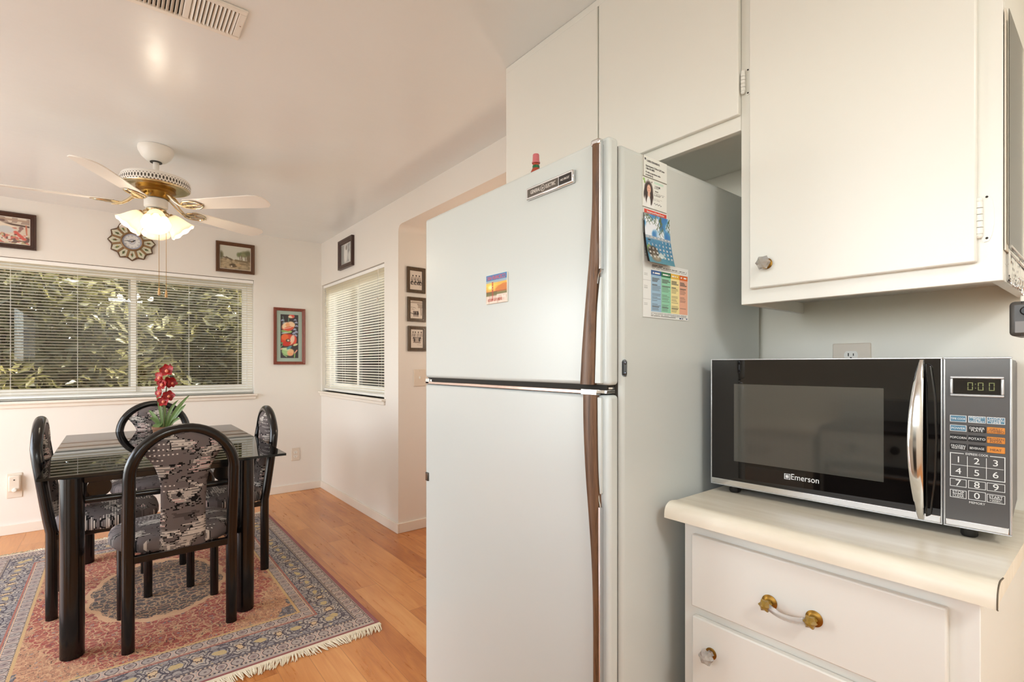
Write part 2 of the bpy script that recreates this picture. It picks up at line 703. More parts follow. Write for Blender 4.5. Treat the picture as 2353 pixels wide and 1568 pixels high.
def blind(label, along, a0, a1, z0, z1, d, tilt, cords, wand, tassel):
    root = thing('window_blind', label, 'blind', ((a0 + a1) / 2, d, z0) if along == 'x' else (d, (a0 + a1) / 2, z0), 0, 'mini blinds on the windows')
    P = (lambda a, q, z: (a, q, z)) if along == 'x' else (lambda a, q, z: (q, a, z))
    def bx(mb, p0, p1, q0, q1, zz0, zz1):
        return mb.box(p0, p1, q0, q1, zz0, zz1) if along == 'x' else mb.box(q0, q1, p0, p1, zz0, zz1)
    bx(MB(), a0, a1, d - .016, d + .016, z1 - .028, z1).build('headrail', M_VINYL, root, bevel=.002)
    bx(MB(), a0 + .003, a1 - .003, d - .012, d + .012, z0, z0 + .014).build('bottom_rail', M_VINYL, root, bevel=.003)
    s = MB()
    n = int((z1 - z0 - .05) / .0215)
    ct, st = math.cos(tilt), math.sin(tilt)
    for i in range(n):
        z = z0 + .026 + i * (z1 - z0 - .06) / (n - 1)
        rows = []
        for k in range(5):
            q = (k / 4 - .5) * .025
            h = .0022 * (1 - (q / .0125) ** 2)
            rows.append([P(a, d + q * ct + h * st, z - q * st + h * ct) for a in (a0 + .004, a1 - .004)])
        s.grid(rows)
    s.build('slats', M_SLAT, root, sheet=True, angle=60)
    for c in cords:
        m = MB()
        for q in (-.0125, .0125):
            m.tube([P(c, d + q, z0 + .01), P(c, d + q, z1 - .02)], .0007, 5)
        m.build('ladder_cord', M_VINYL, root)
    if wand:
        MB().tube([P(wand, d - .022, z1 - .03), P(wand, d - .022, z0 + .05)], .003, 8).build('tilt_wand', M_CLEAR, root)
    if tassel:
        a, zt = tassel
        cd = MB().tube([P(a, d - .03, z1 - .02), P(a, d - .034, zt + .03)], .0012, 6).build('pull_cord', M_TRIM, root)
        tb = MB().lathe([(.001, .03), (.004, .028), (.009, .004), (.006, 0), (.001, 0)], P(a, d - .034, zt), 12)
        tb.build('tassel', M_PLATE, cd)
    return root


blind('wide white mini blind across the big dining window, slats open onto greenery', 'x', -.78, 1.003, .985, 2.018, YF + .03, R(10), (-.60, -.23, .14, .50, .88), None, None)
blind('narrower white mini blind in the corner side window with a hanging pull cord', 'y', 3.612, 5.075, .985, 2.026, XW + .03, R(24), (3.75, 4.15, 4.55, 4.93), 4.99, (3.72, 1.74))

# ================================================================ outside
M_SOIL = paint('garden_soil', (96, 84, 62), .9, .3, .4, 12)
struct(MB().box(-9, 9, 5.4, 16, -.3, -.12).box(3.5, 9, -4, 5.4, -.3, -.12).build('ground', M_SOIL))


def leaf_mat(name, cs):
    g = G(name, cs[0], .4)
    n = g.noise(scale=1.6, detail=4, rough=.7)
    n2 = g.noise(scale=11, detail=2)
    g.base(g.ramp(n * .6 + n2 * .4, [(.32, cs[0]), (.47, cs[1]), (.6, cs[2]), (.72, cs[3])]))
    nt = g.nt
    tr = nt.nodes.new('ShaderNodeBsdfTranslucent')
    tr.inputs[0].default_value = (*lin(cs[2]), 1)
    m = nt.nodes.new('ShaderNodeMixShader')
    m.inputs[0].default_value = .3
    nt.links.new(g.b.outputs[0], m.inputs[1])
    nt.links.new(tr.outputs[0], m.inputs[2])
    nt.links.new(m.outputs[0], g.out.inputs[0])
    return g.mat


M_LEAF = leaf_mat('hedge_leaves', [(50, 50, 28), (84, 80, 44), (122, 114, 68), (172, 160, 108)])
M_TWIG = paint('twigs', (92, 78, 58), .8, .3, .3)


def hedge(label, x0, x1, y0, y1, h, n, size, seed):
    rnd = random.Random(seed)
    root = thing('hedge', label, 'hedge', ((x0 + x1) / 2, (y0 + y1) / 2, -.12), 0)
    root['kind'] = 'stuff'
    m = MB()
    vs, fs = [], []
    lump = [(rnd.uniform(x0, x1), rnd.uniform(y0, y1), rnd.uniform(0, h)) for _ in range(60)]
    for i in range(n):
        x, z = rnd.uniform(x0, x1), rnd.uniform(-.1, h)
        top = h - .16 + .10 * math.sin(x * 2.1 + seed) + .07 * math.sin(x * 5.3)
        if z > top and rnd.random() < .85:
            continue
        y = y0 + (y1 - y0) * rnd.random() ** 1.5 + .16 * math.sin(x * 4.1 + z * 3.3) + .10 * math.sin(z * 6 + x * 2)
        a, bq, c = rnd.uniform(0, 6.28), rnd.uniform(-1, 1), rnd.uniform(0, 6.28)
        u = Vector((math.cos(a), math.sin(a) * .6, bq)).normalized()
        v = u.cross(Vector((math.cos(c), math.sin(c), rnd.uniform(-1, 1)))).normalized()
        L = size * rnd.uniform(.6, 1.3)
        p = Vector((x, y, z))
        k = len(vs)
        nn = u.cross(v)
        vs += [p - u * L, p + v * L * .42 + nn * L * .12, p + u * L, p - v * L * .42 + nn * L * .12]
        fs += [(k, k + 1, k + 2, k + 3)]
    m.add(vs, fs).build('foliage', M_LEAF, root, sheet=True, angle=0)
    t = MB()
    for i in range(int((x1 - x0) * 5)):
        x = rnd.uniform(x0, x1)
        y = rnd.uniform(y0 + .2, y1)
        p = [(x, y, -.12)]
        for q in range(5):
            x += rnd.uniform(-.18, .18)
            p.append((x, y + rnd.uniform(-.2, .1), (q + 1) * h / 5.5))
        t.tube(p, [.03, .025, .02, .015, .01, .006], 6)
    t.build('branches', M_TWIG, root)
    return root


hedge('dense sunlit green hedge outside the wide dining window', -4.6, 3.3, 7.0, 8.6, 2.62, 52000, .08, 3)
hedge('low green shrubbery outside the corner side window', 3.5, 4.1, 3.7, 6.4, 1.5, 6000, .07, 5)
M_FENCE = paint('pale_boards', (214, 206, 192), .8, .1, .2)
fm = MB()
for i in range(40):
    fm.box(4.6, 4.63, 3.2 + i * .15, 3.345 + i * .15, -.12, 2.1)
tag(fm.build('fence', M_FENCE), 'pale board fence beyond the corner side window', 'fence')
# ================================================================ rug
RX0, RX1, RY0, RY1 = -.602, .985, 2.245, 4.505
RC = ((RX0 + RX1) / 2, (RY0 + RY1) / 2)
RA, RB = (RX1 - RX0) / 2, (RY1 - RY0) / 2


def rug_mat():
    g = G('persian_rug', (160, 80, 70), .95, 0, .1)
    x, y, z = g.xyz()
    ax, ay = x.abs(), y.abs()
    wob = g.noise(g.vec(ax * 14.0, ay * 14.0, 0.0), 1, 3, col=True)
    wx, wy, wz = g.xyz(wob)
    dx, dy = RA - ax, (RB - ay) * .82
    e = g.m('MINIMUM', dx, dy)
    side = dx < dy
    t = side * ay + (1.0 - side) * ax
    red, cream, navy = (176, 76, 66), (224, 176, 136), (74, 70, 80)
    blue, beige, mauve = (146, 144, 148), (186, 172, 158), (150, 84, 90)
    # ---- field: red ground with curling cream vines, dark and blue motifs, mirrored about both axes
    fx, fy = ax + (wx - .5) * .055, ay + (wy - .5) * .055
    fv = g.vec(fx * 1.0, fy * 1.0, 0.0)
    vine = g.voro(fv, 30, 'DISTANCE_TO_EDGE', 'Distance')
    cellc = g.voro(fv, 30, 'F1', 'Color')
    cr, cg_, cb = g.xyz(cellc)
    f1 = g.voro(fv, 30, 'F1', 'Distance')
    vine2 = g.voro(g.vec(fx + .31, fy + .17, 0.0), 66, 'DISTANCE_TO_EDGE', 'Distance')
    f2 = g.voro(g.vec(fx + .31, fy + .17, 0.0), 66, 'F1', 'Distance')
    c2r, c2g, c2b = g.xyz(g.voro(g.vec(fx + .31, fy + .17, 0.0), 66, 'F1', 'Color'))
    ex, ey = ax / (RA - .27), ay / (RB - .33)
    span = (ex * ex + ey * ey * .95).sqrt() + (wz - .5) * .35
    gold = span > 1.02
    field = g.mix(gold * .7, red, (206, 158, 120))
    field = g.mix((vine < .062) * .9, field, cream)
    field = g.mix((f1 < .30) * (cr > .45), field, (204, 148, 112))
    field = g.mix((f1 < .22) * (cr < .35), field, blue)
    field = g.mix((f1 < .13), field, (178, 88, 70))
    field = g.mix((f2 < .22) * (c2r > .55) * .9, field, navy)
    field = g.mix((f2 < .25) * (c2r < .18) * .8, field, (150, 150, 120))
    field = g.mix((vine2 < .035) * (c2g > .5) * .85, field, (58, 44, 44))
    field = g.mix(((vine2 - .09).abs() < .03) * (c2g < .4) * .7, field, cream)
    med = ((ax / .30) * (ax / .30) + (ay / .42) * (ay / .42)).sqrt() + (wz - .5) * .25
    medc = g.mix(vine < .1, (96, 86, 84), (196, 160, 126))
    medc = g.mix((f2 < .24) * (c2b > .5), medc, (178, 96, 82))
    medc = g.mix((vine2 < .04), medc, (40, 36, 44))
    field = g.mix(med < 1.0, field, medc)
    field = g.mix((med - 1.0).abs() < .05, field, cream)
    corner = span > 1.24
    cornc = g.mix(vine < .1, blue, (104, 102, 110))
    cornc = g.mix((f2 < .26) * (c2r > .4), cornc, (206, 172, 134))
    cornc = g.mix((vine2 < .05), cornc, (64, 62, 76))
    field = g.mix(corner, field, cornc)
    # ---- main border: grey blue with cream rosettes and navy outlines
    tw = t + (wx - .5) * .045
    ew = e - .1475 + (wy - .5) * .045
    per = .155
    s = ((tw / per).fract() - .5) * per
    half = (((tw / per + .5).fract()) - .5) * per
    th = g.m('ARCTAN2', ew, s)
    r1 = (s * s + ew * ew).sqrt() * ((th * 8.0).cos() * .13 + 1.0)
    r2 = (half * half * .5 + ew * ew * 1.6).sqrt()
    bv = g.vec(t + (wx - .5) * .06, e + (wy - .5) * .06, g.m('MULTIPLY', side, 3.0))
    be = g.voro(bv, 42, 'DISTANCE_TO_EDGE', 'Distance')
    bcr, bcg, bcb = g.xyz(g.voro(bv, 42, 'F1', 'Color'))
    bf = g.voro(bv, 42, 'F1', 'Distance')
    bord = g.mix((bcr > .6) * .7, (164, 158, 156), (144, 142, 146))
    bord = g.mix((bf < .26) * (bcg > .6), bord, (206, 188, 150))
    bord = g.mix((bf < .22) * (bcg < .25), bord, (176, 140, 124))
    bord = g.mix(be < .06, bord, (74, 72, 88))
    bord = g.mix(r1 < .050, bord, (186, 176, 168))
    bord = g.mix((r1 - .049).abs() < .003, bord, navy)
    bord = g.mix((r1 - .033).abs() < .0026, bord, (84, 80, 92))
    bord = g.mix(r1 < .022, bord, (220, 190, 150))
    bord = g.mix((r1 - .0165).abs() < .0028, bord, (70, 60, 66))
    bord = g.mix((r2 - .040).abs() < .003, bord, (56, 56, 76))
    bord = g.mix(r2 < .017, bord, (204, 180, 130))
    # ---- guard borders: a row of ringed lozenges between toothed lines
    def guard(cen, hw, p):
        q = ((t / p).fract() - .5) * p
        ev = e - cen
        ev2 = ev + (wy - .5) * .014
        q2 = q + (wx - .5) * .014
        rr = g.m('MAXIMUM', (q2 * q2 + ev2 * ev2 * 1.1).sqrt(), (q2.abs() + ev2.abs()) * .76)
        alt = ((t / p * .5).fract() < .5)
        c = g.mix(alt, (176, 164, 158), (190, 178, 170))
        c = g.mix((rr - p * .37).abs() < .0024, c, (92, 84, 90))
        c = g.mix((rr < p * .24) * alt, c, (156, 136, 134))
        c = g.mix((rr < p * .09), c, (112, 100, 106))
        c = g.mix(((rr - p * .44).abs() < .0022), c, (212, 184, 170))
        edge = (ev.abs() - hw).abs() < .0045
        tooth = (t / .016).fract() < .5
        c = g.mix(edge, c, (190, 170, 150))
        c = g.mix(edge * tooth, c, (62, 58, 72))
        return c
    g1 = guard(.052, .026, .058)
    g2 = guard(.246, .024, .058)
    col = bord
    col = g.mix(e < .084, col, g1)
    col = g.mix((e > .219), col, g2)
    col = g.mix((e - .213).abs() < .004, col, (178, 104, 90))
    col = g.mix((e - .0865).abs() < .003, col, (70, 66, 82))
    col = g.mix((e - .223).abs() < .0022, col, (226, 190, 160))
    col = g.mix(e > .272, col, field)
    col = g.mix((e - .275).abs() < .006, col, (214, 176, 124))
    sel = g.m('MAXIMUM', dx < .020, (RB - ay) < .010)
    nse = g.noise(scale=240, detail=1)
    col = g.mix(sel, col, mauve)
    fade = g.noise(scale=160, detail=2)
    col = g.mix(.20, col, g.mix(fade, (120, 108, 104), (196, 180, 166)))
    g.base(col)
    g.bump(nse, .35, .002)
    return g.mat


rug = thing('area_rug', 'red and grey blue oriental rug with fringed ends under the glass dining table', 'rug', (RC[0], RC[1], 0))
m = MB().box(-RA, RA, -RB, RB, .001, .010)
m.build('pile', rug_mat(), rug, world=False, bevel=.003)
M_FRINGE = plain('cotton_fringe', (232, 220, 196), .9)
for sgn in (-1, 1):
    rnd = random.Random(5 + sgn)
    m = MB()
    m.box(-RA, RA, min(sgn * RB, sgn * (RB + .022)), max(sgn * RB, sgn * (RB + .022)), .001, .008)
    n = 420
    for i in range(n):
        x = -RA + (i + .5) * 2 * RA / n
        l = .060 + rnd.uniform(-.012, .016)
        drift = .018 * math.sin(x * 17 + sgn) + rnd.uniform(-.012, .012) - .004
        m.tube([(x, sgn * RB, .0045), (x + drift * .3, sgn * (RB + l * .4), min(.0075, .005 + rnd.uniform(0, .003))),
                (x + drift * .8, sgn * (RB + l * .8), .0035 + rnd.uniform(0, .003)), (x + drift * 1.2, sgn * (RB + l), .002)], [.0030, .0022, .0026, .0012], 5)
    fo = m.build('fringe', M_FRINGE, rug, world=False)
    fo['kind'] = 'stuff'

# ================================================================ dining table
TZ = .775
tb = thing('dining_table', 'rectangular glass dining table on fat black tubular legs, on the rug', 'table', (.218, 3.40, .010))
GX0, GX1, GY0, GY1 = -.250, .698, 2.763, 4.350
gm = MB()
gm.box(GX0 + .003, GX1 - .003, GY0 + .003, GY1 - .003, TZ - .012, TZ)
top = gm.build('glass_top', M_TABLEGLASS, tb, angle=0)
em = MB()
for (a0, a1, b0, b1) in ((GX0, GX1, GY0, GY0 + .003), (GX0, GX1, GY1 - .003, GY1), (GX0, GX0 + .003, GY0 + .003, GY1 - .003), (GX1 - .003, GX1, GY0 + .003, GY1 - .003)):
    em.box(a0, a1, b0, b1, TZ - .012, TZ)
em.build('polished_edge', M_GLASSEDGE, top, angle=0)
LX = (-.142, .508)
LY = (2.785, 4.045)
LEG_R = .041
for lx in LX:
    for ly in LY:
        MB().lathe([(.001, .010), (LEG_R - .003, .010), (LEG_R, .014), (LEG_R, TZ - .0125), (.001, TZ - .0125)], (lx, ly, 0), 40).build('leg', M_BLACKTUBE, tb)
for ly in LY:
    MB().box(LX[0] + .03, LX[1] - .03, ly - .012, ly + .012, TZ - .040, TZ - .0135).build('top_rail', M_BLACKTUBE, tb, bevel=.003)
    MB().tube([(LX[0] + .03, ly + (.045 if ly < 3 else -.045), .650), (LX[1] - .03, ly + (.045 if ly < 3 else -.045), .650)], .0145, 20).build('cross_rail', M_BLACKTUBE, tb)
for lx in (LX[0] + .087, LX[1] - .087):
    MB().tube([(lx, LY[0] + .05, .700), (lx, LY[1] - .05, .700)], .043, 36).build('side_tube', M_BLACKTUBE, tb, angle=50)


# ================================================================ dining chairs
def stitch_mat(name, rowaxis, seed):
    g = G(name, (100, 92, 90), .85, 0, .2)
    x, y, z = g.xyz()
    rowc = z if rowaxis == 'z' else y
    along = x
    h = .0058
    row = (rowc / h).floor()
    j = g.white(g.vec(row, seed, 0.0))
    u = along + (j - .5) * .036
    q = row * h
    n = g.noise(g.vec(u * 7.5, q * 10.0, seed), 1.0, 2, .55)
    n2 = g.noise(g.vec(u * 5.0, q * 7.0, seed + 20.0), 1.0, 1, .5)
    base, dark, grey, lite, pink, blk = (108, 99, 98), (82, 75, 75), (134, 128, 125), (206, 198, 190), (200, 172, 168), (22, 20, 21)
    c = g.ramp(n, [(0, grey), (.24, blk), (.26, lite), (.285, grey), (.31, blk), (.325, dark), (.38, base), (.515, blk), (.532, grey), (.575, lite), (.615, grey), (.645, blk), (.665, base)], 'CONSTANT')
    alt = (row * .5).fract() < .25
    inside = g.m('MULTIPLY', n > .532, n < .645)
    c = g.mix(inside * alt * (n2 > .5), c, lite)
    c = g.mix(inside * (1.0 - alt) * (n2 < .42), c, pink)
    edge = (rowc / h).fract() < .22
    c = g.mix(edge * g.m('MULTIPLY', n > .515, n < .665) * (j > .4), c, blk)
    dash = ((along / .016 + j).fract() < .4) * ((row * .25).fract() < .2) * (n2 > .60)
    c = g.mix(dash, c, (218, 210, 204))
    g.base(c)
    nz = g.noise(scale=500, detail=1)
    g.bump(nz, .3, .0008)
    return g.mat


M_STITCH_B = stitch_mat('flame_stitch_upholstery_back', 'z', 3.0)
M_STITCH_S = stitch_mat('flame_stitch_upholstery_seat', 'y', 11.0)


def backline(z):
    """how far the back leans at height z (towards -y)"""
    if z < .42:
        return -.19
    return -.19 - .055 * min(1, (z - .42) / .40) ** .9


def chair(label):
    root = thing('dining_chair', label, 'chair', (0, 0, 0), 0, 'upholstered chairs around the glass table')
    RAD, ZS, r = .196, .748, .0235
    path = [(-RAD, -.19, 0.0), (-RAD, -.19, .2), (-RAD, -.19, .36)]
    path += [(-RAD, backline(z), z) for z in (.42, .48, .56, .65, ZS)]
    for i in range(1, 24):
        a = PI - PI * i / 24
        z = ZS + RAD * math.sin(a)
        path.append((RAD * math.cos(a), backline(z), z))
    path += [(RAD, backline(z), z) for z in (ZS, .65, .56, .48, .42)]
    path += [(RAD, -.19, .36), (RAD, -.19, .2), (RAD, -.19, 0.0)]
    # the bent tube splits at the seat rail: the hoop above it, a rear leg on each side below
    k = 3
    MB().tube(path[k - 1:len(path) - k + 1], r, 20).build('back_hoop', M_BLACKTUBE, root, world=False, angle=50)
    MB().tube(path[:k], r, 20).build('leg', M_BLACKTUBE, root, world=False, angle=50)
    MB().tube(path[-k:], r, 20).build('leg', M_BLACKTUBE, root, world=False, angle=50)
    for s in (-1, 1):
        MB().tube([(s * .195, .185, 0), (s * .195, .185, .395)], .0195, 18).build('leg', M_BLACKTUBE, root, world=False, angle=50)
    fr = MB()
    fr.box(-RAD, RAD, -.203, -.177, .374, .405)
    fr.box(-.21, -.185, -.19, .19, .382, .407).box(.185, .21, -.19, .19, .382, .407).box(-.2, .2, .172, .197, .382, .407)
    fr.build('seat_frame', M_BLACKTUBE, root, world=False, bevel=.003)
    # seat cushion: rounded D in plan, domed
    def outline(k, n=56):
        P = []
        for i in range(n):
            a = 2 * PI * i / n
            ca, sa = math.cos(a), math.sin(a)
            e = 2 / 3.0
            px = .252 * k * math.copysign(abs(ca) ** e, ca)
            py = .222 * k * math.copysign(abs(sa) ** e, sa)
            px *= 1 - .16 * max(0, -py / .222)
            P.append((px, py + .018))
        return P
    rings = [(.90, .403), (.97, .408), (1.0, .424), (1.0, .445), (.975, .461), (.90, .471), (.72, .477), (.45, .480), (.2, .481)]
    vs, fs = [], []
    n = 56
    for kk, zz in rings:
        vs += [(p[0], p[1], zz) for p in outline(kk, n)]
    for q in range(len(rings) - 1):
        for i in range(n):
            l = (i + 1) % n
            fs.append((q * n + i, q * n + l, (q + 1) * n + l, (q + 1) * n + i))
    fs += [tuple(range(n)), tuple(range((len(rings) - 1) * n, len(rings) * n))]
    MB().add(vs, fs).build('seat', M_STITCH_S, root, world=False, angle=60)
    # padded back: narrow splat that flares out into the hoop
    def half(z):
        zz = [(.405, .088), (.47, .087), (.60, .084), (.70, .087), (.74, .094), (.78, .107), (.81, .122), (.83, .136), (.845, .150)]
        if z <= .845:
            for (a, ha), (b_, hb) in zip(zz, zz[1:]):
                if z <= b_:
                    return ha + (hb - ha) * (z - a) / (b_ - a)
        return math.sqrt(max(0, (RAD - .012) ** 2 - (z - ZS) ** 2))
    zs = [.405, .412, .425, .45] + [.48 + i * .02 for i in range(19)] + [.850, .862, .874, .886, .898, .91, .919, .926, .930]
    zs = sorted(set(zs))
    m = MB()
    NU = 15
    front, rear = [], []
    for z in zs:
        hw = max(half(z), .012)
        y0 = backline(z)
        fz = min(1, (z - .395) / .05, (.952 - z) / .06)
        fz = math.sqrt(max(0, min(1, fz)))
        rf, rr = [], []
        for i in range(NU):
            s = -1 + 2 * i / (NU - 1)
            t = .006 + .026 * (1 - abs(s) ** 4) * fz
            rf.append((s * hw, y0 + t, z))
            rr.append((s * hw, y0 - t * .9, z))
        front.append(rf)
        rear.append(rr)
    m.grid(front).grid(rear)
    nz = len(zs)
    nf = nz * NU
    for j in range(nz - 1):
        m.f.append((j * NU, (j + 1) * NU, nf + (j + 1) * NU, nf + j * NU))
        m.f.append((j * NU + NU - 1, (j + 1) * NU + NU - 1, nf + (j + 1) * NU + NU - 1, nf + j * NU + NU - 1))
    for i in range(NU - 1):
        m.f.append((i, i + 1, nf + i + 1, nf + i))
        q = (nz - 1) * NU
        m.f.append((q + i, q + i + 1, nf + q + i + 1, nf + q + i))
    m.build('back_cushion', M_STITCH_B, root, world=False, angle=70)
    return root


c0 = chair('black hoop back chair nearest the camera, its padded back turned to the viewer')
spots = [(.228, 2.872, R(3), None),
         (-.050, 3.448, R(-90), 'black hoop back chair at the left long side of the table, seen edge on'),
         (.510, 3.452, R(90), 'black hoop back chair at the right long side of the table, seen edge on'),
         (.218, 4.155, R(180), 'black hoop back chair at the far end of the table, behind the flower pot')]
for i, (x, y, a, lab) in enumerate(spots):
    o = c0 if i == 0 else dup(c0)
    o.location = (x, y, .0105)
    o.rotation_euler = (0, 0, a)
    if lab:
        o['label'] = lab

# ================================================================ orchid on the table
fl = thing('potted_orchid', 'red artificial orchid with long leaves in a brown pot on the glass table', 'plant', (.222, 3.50, TZ))
fx, fy = .222, 3.50
M_POT = paint('glazed_brown_pot', (150, 104, 74), .35, .25, .1, 20)
MB().lathe([(.001, 0), (.043, 0), (.046, .004), (.056, .088), (.060, .092), (.061, .106), (.055, .106), (.052, .092), (.001, .090)], (fx, fy, TZ), 36).build('pot', M_POT, fl)
M_MOSS = paint('moss', (112, 96, 62), .95, .4, .8, 60)
MB().lathe([(.001, .102), (.03, .100), (.052, .094), (.052, .088), (.001, .088)], (fx, fy, TZ), 24).build('moss', M_MOSS, fl)
M_ORCHLEAF = leaf_mat('orchid_leaf', [(78, 104, 52), (112, 140, 80), (142, 166, 108), (166, 182, 130)])
M_PETAL = G('red_petal', (176, 18, 20), .45)
_n = M_PETAL.noise(scale=60, detail=2)
M_PETAL.base(M_PETAL.ramp(_n, [(.35, (128, 6, 10)), (.65, (172, 16, 18))]))
M_PETAL = M_PETAL.mat
M_LIP = plain('pink_orchid_lip', (232, 140, 110), .5)
M_STEM = plain('orchid_stem', (96, 100, 50), .55)
cr_ = Vector((.781, -.6247, 0))   # to the right as the photo is taken
cf_ = Vector((.6247, .781, 0))    # away from the viewer
def fp(r_, z, d=0.0):
    return Vector((fx, fy, z)) + cr_ * r_ + cf_ * d
stem_path = [fp(-.005, .87), fp(.0, .95), fp(.004, 1.02), fp(.010, 1.09), fp(.018, 1.15), fp(.026, 1.20), fp(.034, 1.235)]
MB().tube(stem_path, [.0035, .003, .003, .0028, .0024, .002, .001], 8).build('stem', M_STEM, fl)
blades = [((-.012, .87), (-.018, .96), (-.040, 1.06), (-.052, 1.108), .010), ((-.012, .87), (-.05, .93), (-.085, .965), (-.098, .972), .011),
          ((-.02, .87), (-.04, .91), (-.062, .935), (-.075, .93), .010), ((.01, .87), (.04, .95), (.085, 1.02), (.125, 1.058), .011),
          ((.012, .87), (.05, .94), (.10, .99), (.128, 1.018), .009), ((.012, .87), (.045, .93), (.085, .975), (.112, 1.005), .012),
          ((.015, .87), (.05, .915), (.085, .93), (.102, .926), .009), ((0, .87), (.012, .95), (.035, 1.01), (.06, 1.03), .010),
          ((.0, .87), (-.004, .96), (-.012, 1.03), (-.022, 1.06), .010)]
for i, (p0, p1, p2, p3, wd) in enumerate(blades):
    rows = []
    dep = [0, .01, -.02, .03, -.03, .015, -.015, .03, .02][i]
    for q in range(13):
        t = q / 12
        bz = [(1 - t) ** 3, 3 * t * (1 - t) ** 2, 3 * t * t * (1 - t), t ** 3]
        rr = sum(k * p[0] for k, p in zip(bz, (p0, p1, p2, p3)))
        zz = sum(k * p[1] for k, p in zip(bz, (p0, p1, p2, p3)))
        c = fp(rr, zz, dep * t)
        tang = Vector((p3[0] - p0[0], p3[1] - p0[1]))
        nx = Vector((-tang.y, tang.x)).normalized()
        ww = wd * math.sin(PI * min(.98, .12 + t * .88)) ** .7
        rows.append([c + (cr_ * nx.x + Vector((0, 0, nx.y))) * (ww * s) + cf_ * (.004 * (1 - s * s)) for s in (-1, -.5, 0, .5, 1)])
    MB().grid(rows).build('leaf', M_ORCHLEAF, fl, sheet=True, angle=80)
# one broad rounded leaf at the pot's left rim
rows = []
for q in range(9):
    t = q / 8
    ww = .024 * math.sin(PI * min(.97, .15 + .82 * t)) ** .6
    rows.append([fp(-.044 + .02 * t + s * ww, .868 + .052 * t - .016 * t * t, -.02 + .03 * t - .004 * s * s) for s in (-1, -.5, 0, .5, 1)])
MB().grid(rows).build('leaf', M_ORCHLEAF, fl, sheet=True, angle=80)
def bloom(r_, z, size, roll, yaw, d=0.0):
    c = fp(r_, z, d - .012)
    nrm = (-cf_ + cr_ * math.sin(yaw) + Vector((0, 0, .15))).normalized()
    U = Vector((0, 0, 1)).cross(nrm).normalized()
    V = nrm.cross(U)
    m = MB()
    for k in range(5):
        a = roll + 2 * PI * k / 5 + PI / 2
        dr = U * math.cos(a) + V * math.sin(a)
        pr = nrm.cross(dr)
        big = 1.0 if k in (0, 2, 3) else 1.25
        rows = []
        for q in range(7):
            t = q / 6
            ww = size * .44 * big * math.sin(PI * min(.96, .1 + .88 * t)) ** .75
            rows.append([c + dr * (size * t) + pr * (ww * s) + nrm * (size * (.30 * t * t + .10 * s * s * t)) for s in (-1, -.5, 0, .5, 1)])
        m.grid(rows)
    f = m.build('bloom', M_PETAL, fl, sheet=True, angle=80)
    l = MB()
    l.sphere(c + nrm * size * .18 - V * size * .16, size * .26, 10)
    l.sphere(c + nrm * size * .26 + V * size * .02, size * .13, 8)
    l.build('lip', M_LIP, f)
for args in ((.024, 1.205, .036, .2, .3), (-.014, 1.165, .036, -.3, -.4), (.030, 1.135, .034, .5, .9, .01), (.010, 1.125, .034, 0, -.2, -.015), (-.016, 1.075, .032, .4, -.5),
             (.034, 1.058, .032, -.2, .6), (.014, 1.028, .032, .1, .1, -.012), (.050, 1.132, .026, .8, 1.0, .005)):
    bloom(*args)
MB().lathe([(.001, 0), (.008, .008), (.007, .018), (.001, .028)], fp(.032, 1.216), 10).build('bud', plain('plum_bud', (120, 52, 56), .5), fl)
# ================================================================ ceiling fan
FX, FY = .178, 3.418
fan = thing('ceiling_fan', 'white five blade ceiling fan with brass fittings and lit glass shades over the dining table', 'ceiling fan', (FX, FY, ZC))
MB().lathe([(.001, ZC - .001), (.084, ZC - .001), (.086, ZC - .012), (.083, ZC - .026), (.070, ZC - .052), (.050, ZC - .072), (.036, ZC - .080), (.001, ZC - .080)], (FX, FY, 0), 40).build('canopy', M_WHITE, fan)
MB().lathe([(.001, 2.376), (.0285, 2.376), (.0285, 2.3695), (.001, 2.3695)], (FX, FY, 0), 24).build('canopy_collar', M_BLACKPL, fan)
MB().tube([(FX, FY, 2.372), (FX, FY, 2.305)], .0145, 16).build('downrod', M_WHITE, fan)
MB().lathe([(.001, 2.312), (.020, 2.312), (.026, 2.303), (.026, 2.292), (.001, 2.292)], (FX, FY, 0), 20).build('rod_collar', M_OLDBRASS, fan)
MB().lathe([(.001, 2.298), (.06, 2.297), (.130, 2.289), (.156, 2.280), (.160, 2.274), (.160, 2.262), (.001, 2.262)], (FX, FY, 0), 64).build('motor_housing', M_WHITE, fan)


def lattice():
    g = G('pierced_white_band', (238, 233, 224), .4)
    x, y, z = g.xyz()
    a = g.m('ARCTAN2', y, x) * (64 / (2 * PI))
    zz = (z + .1905) / .032
    d1 = ((a).fract() - .5).abs() * 2.0
    d2 = (zz.fract() - .5).abs() * 2.0
    e1 = ((a + .5).fract() - .5).abs() * 2.0
    rowmid = (d1 * d1 * 1.6 + d2 * d2 * 1.5)
    hole = rowmid < .50
    hole2 = (e1 * 1.2 + (1.0 - d2) * 1.6) < .55
    k = g.m('MAXIMUM', hole, hole2)
    g.base(g.mix(k, (238, 233, 224), (70, 62, 52)))
    return g.mat


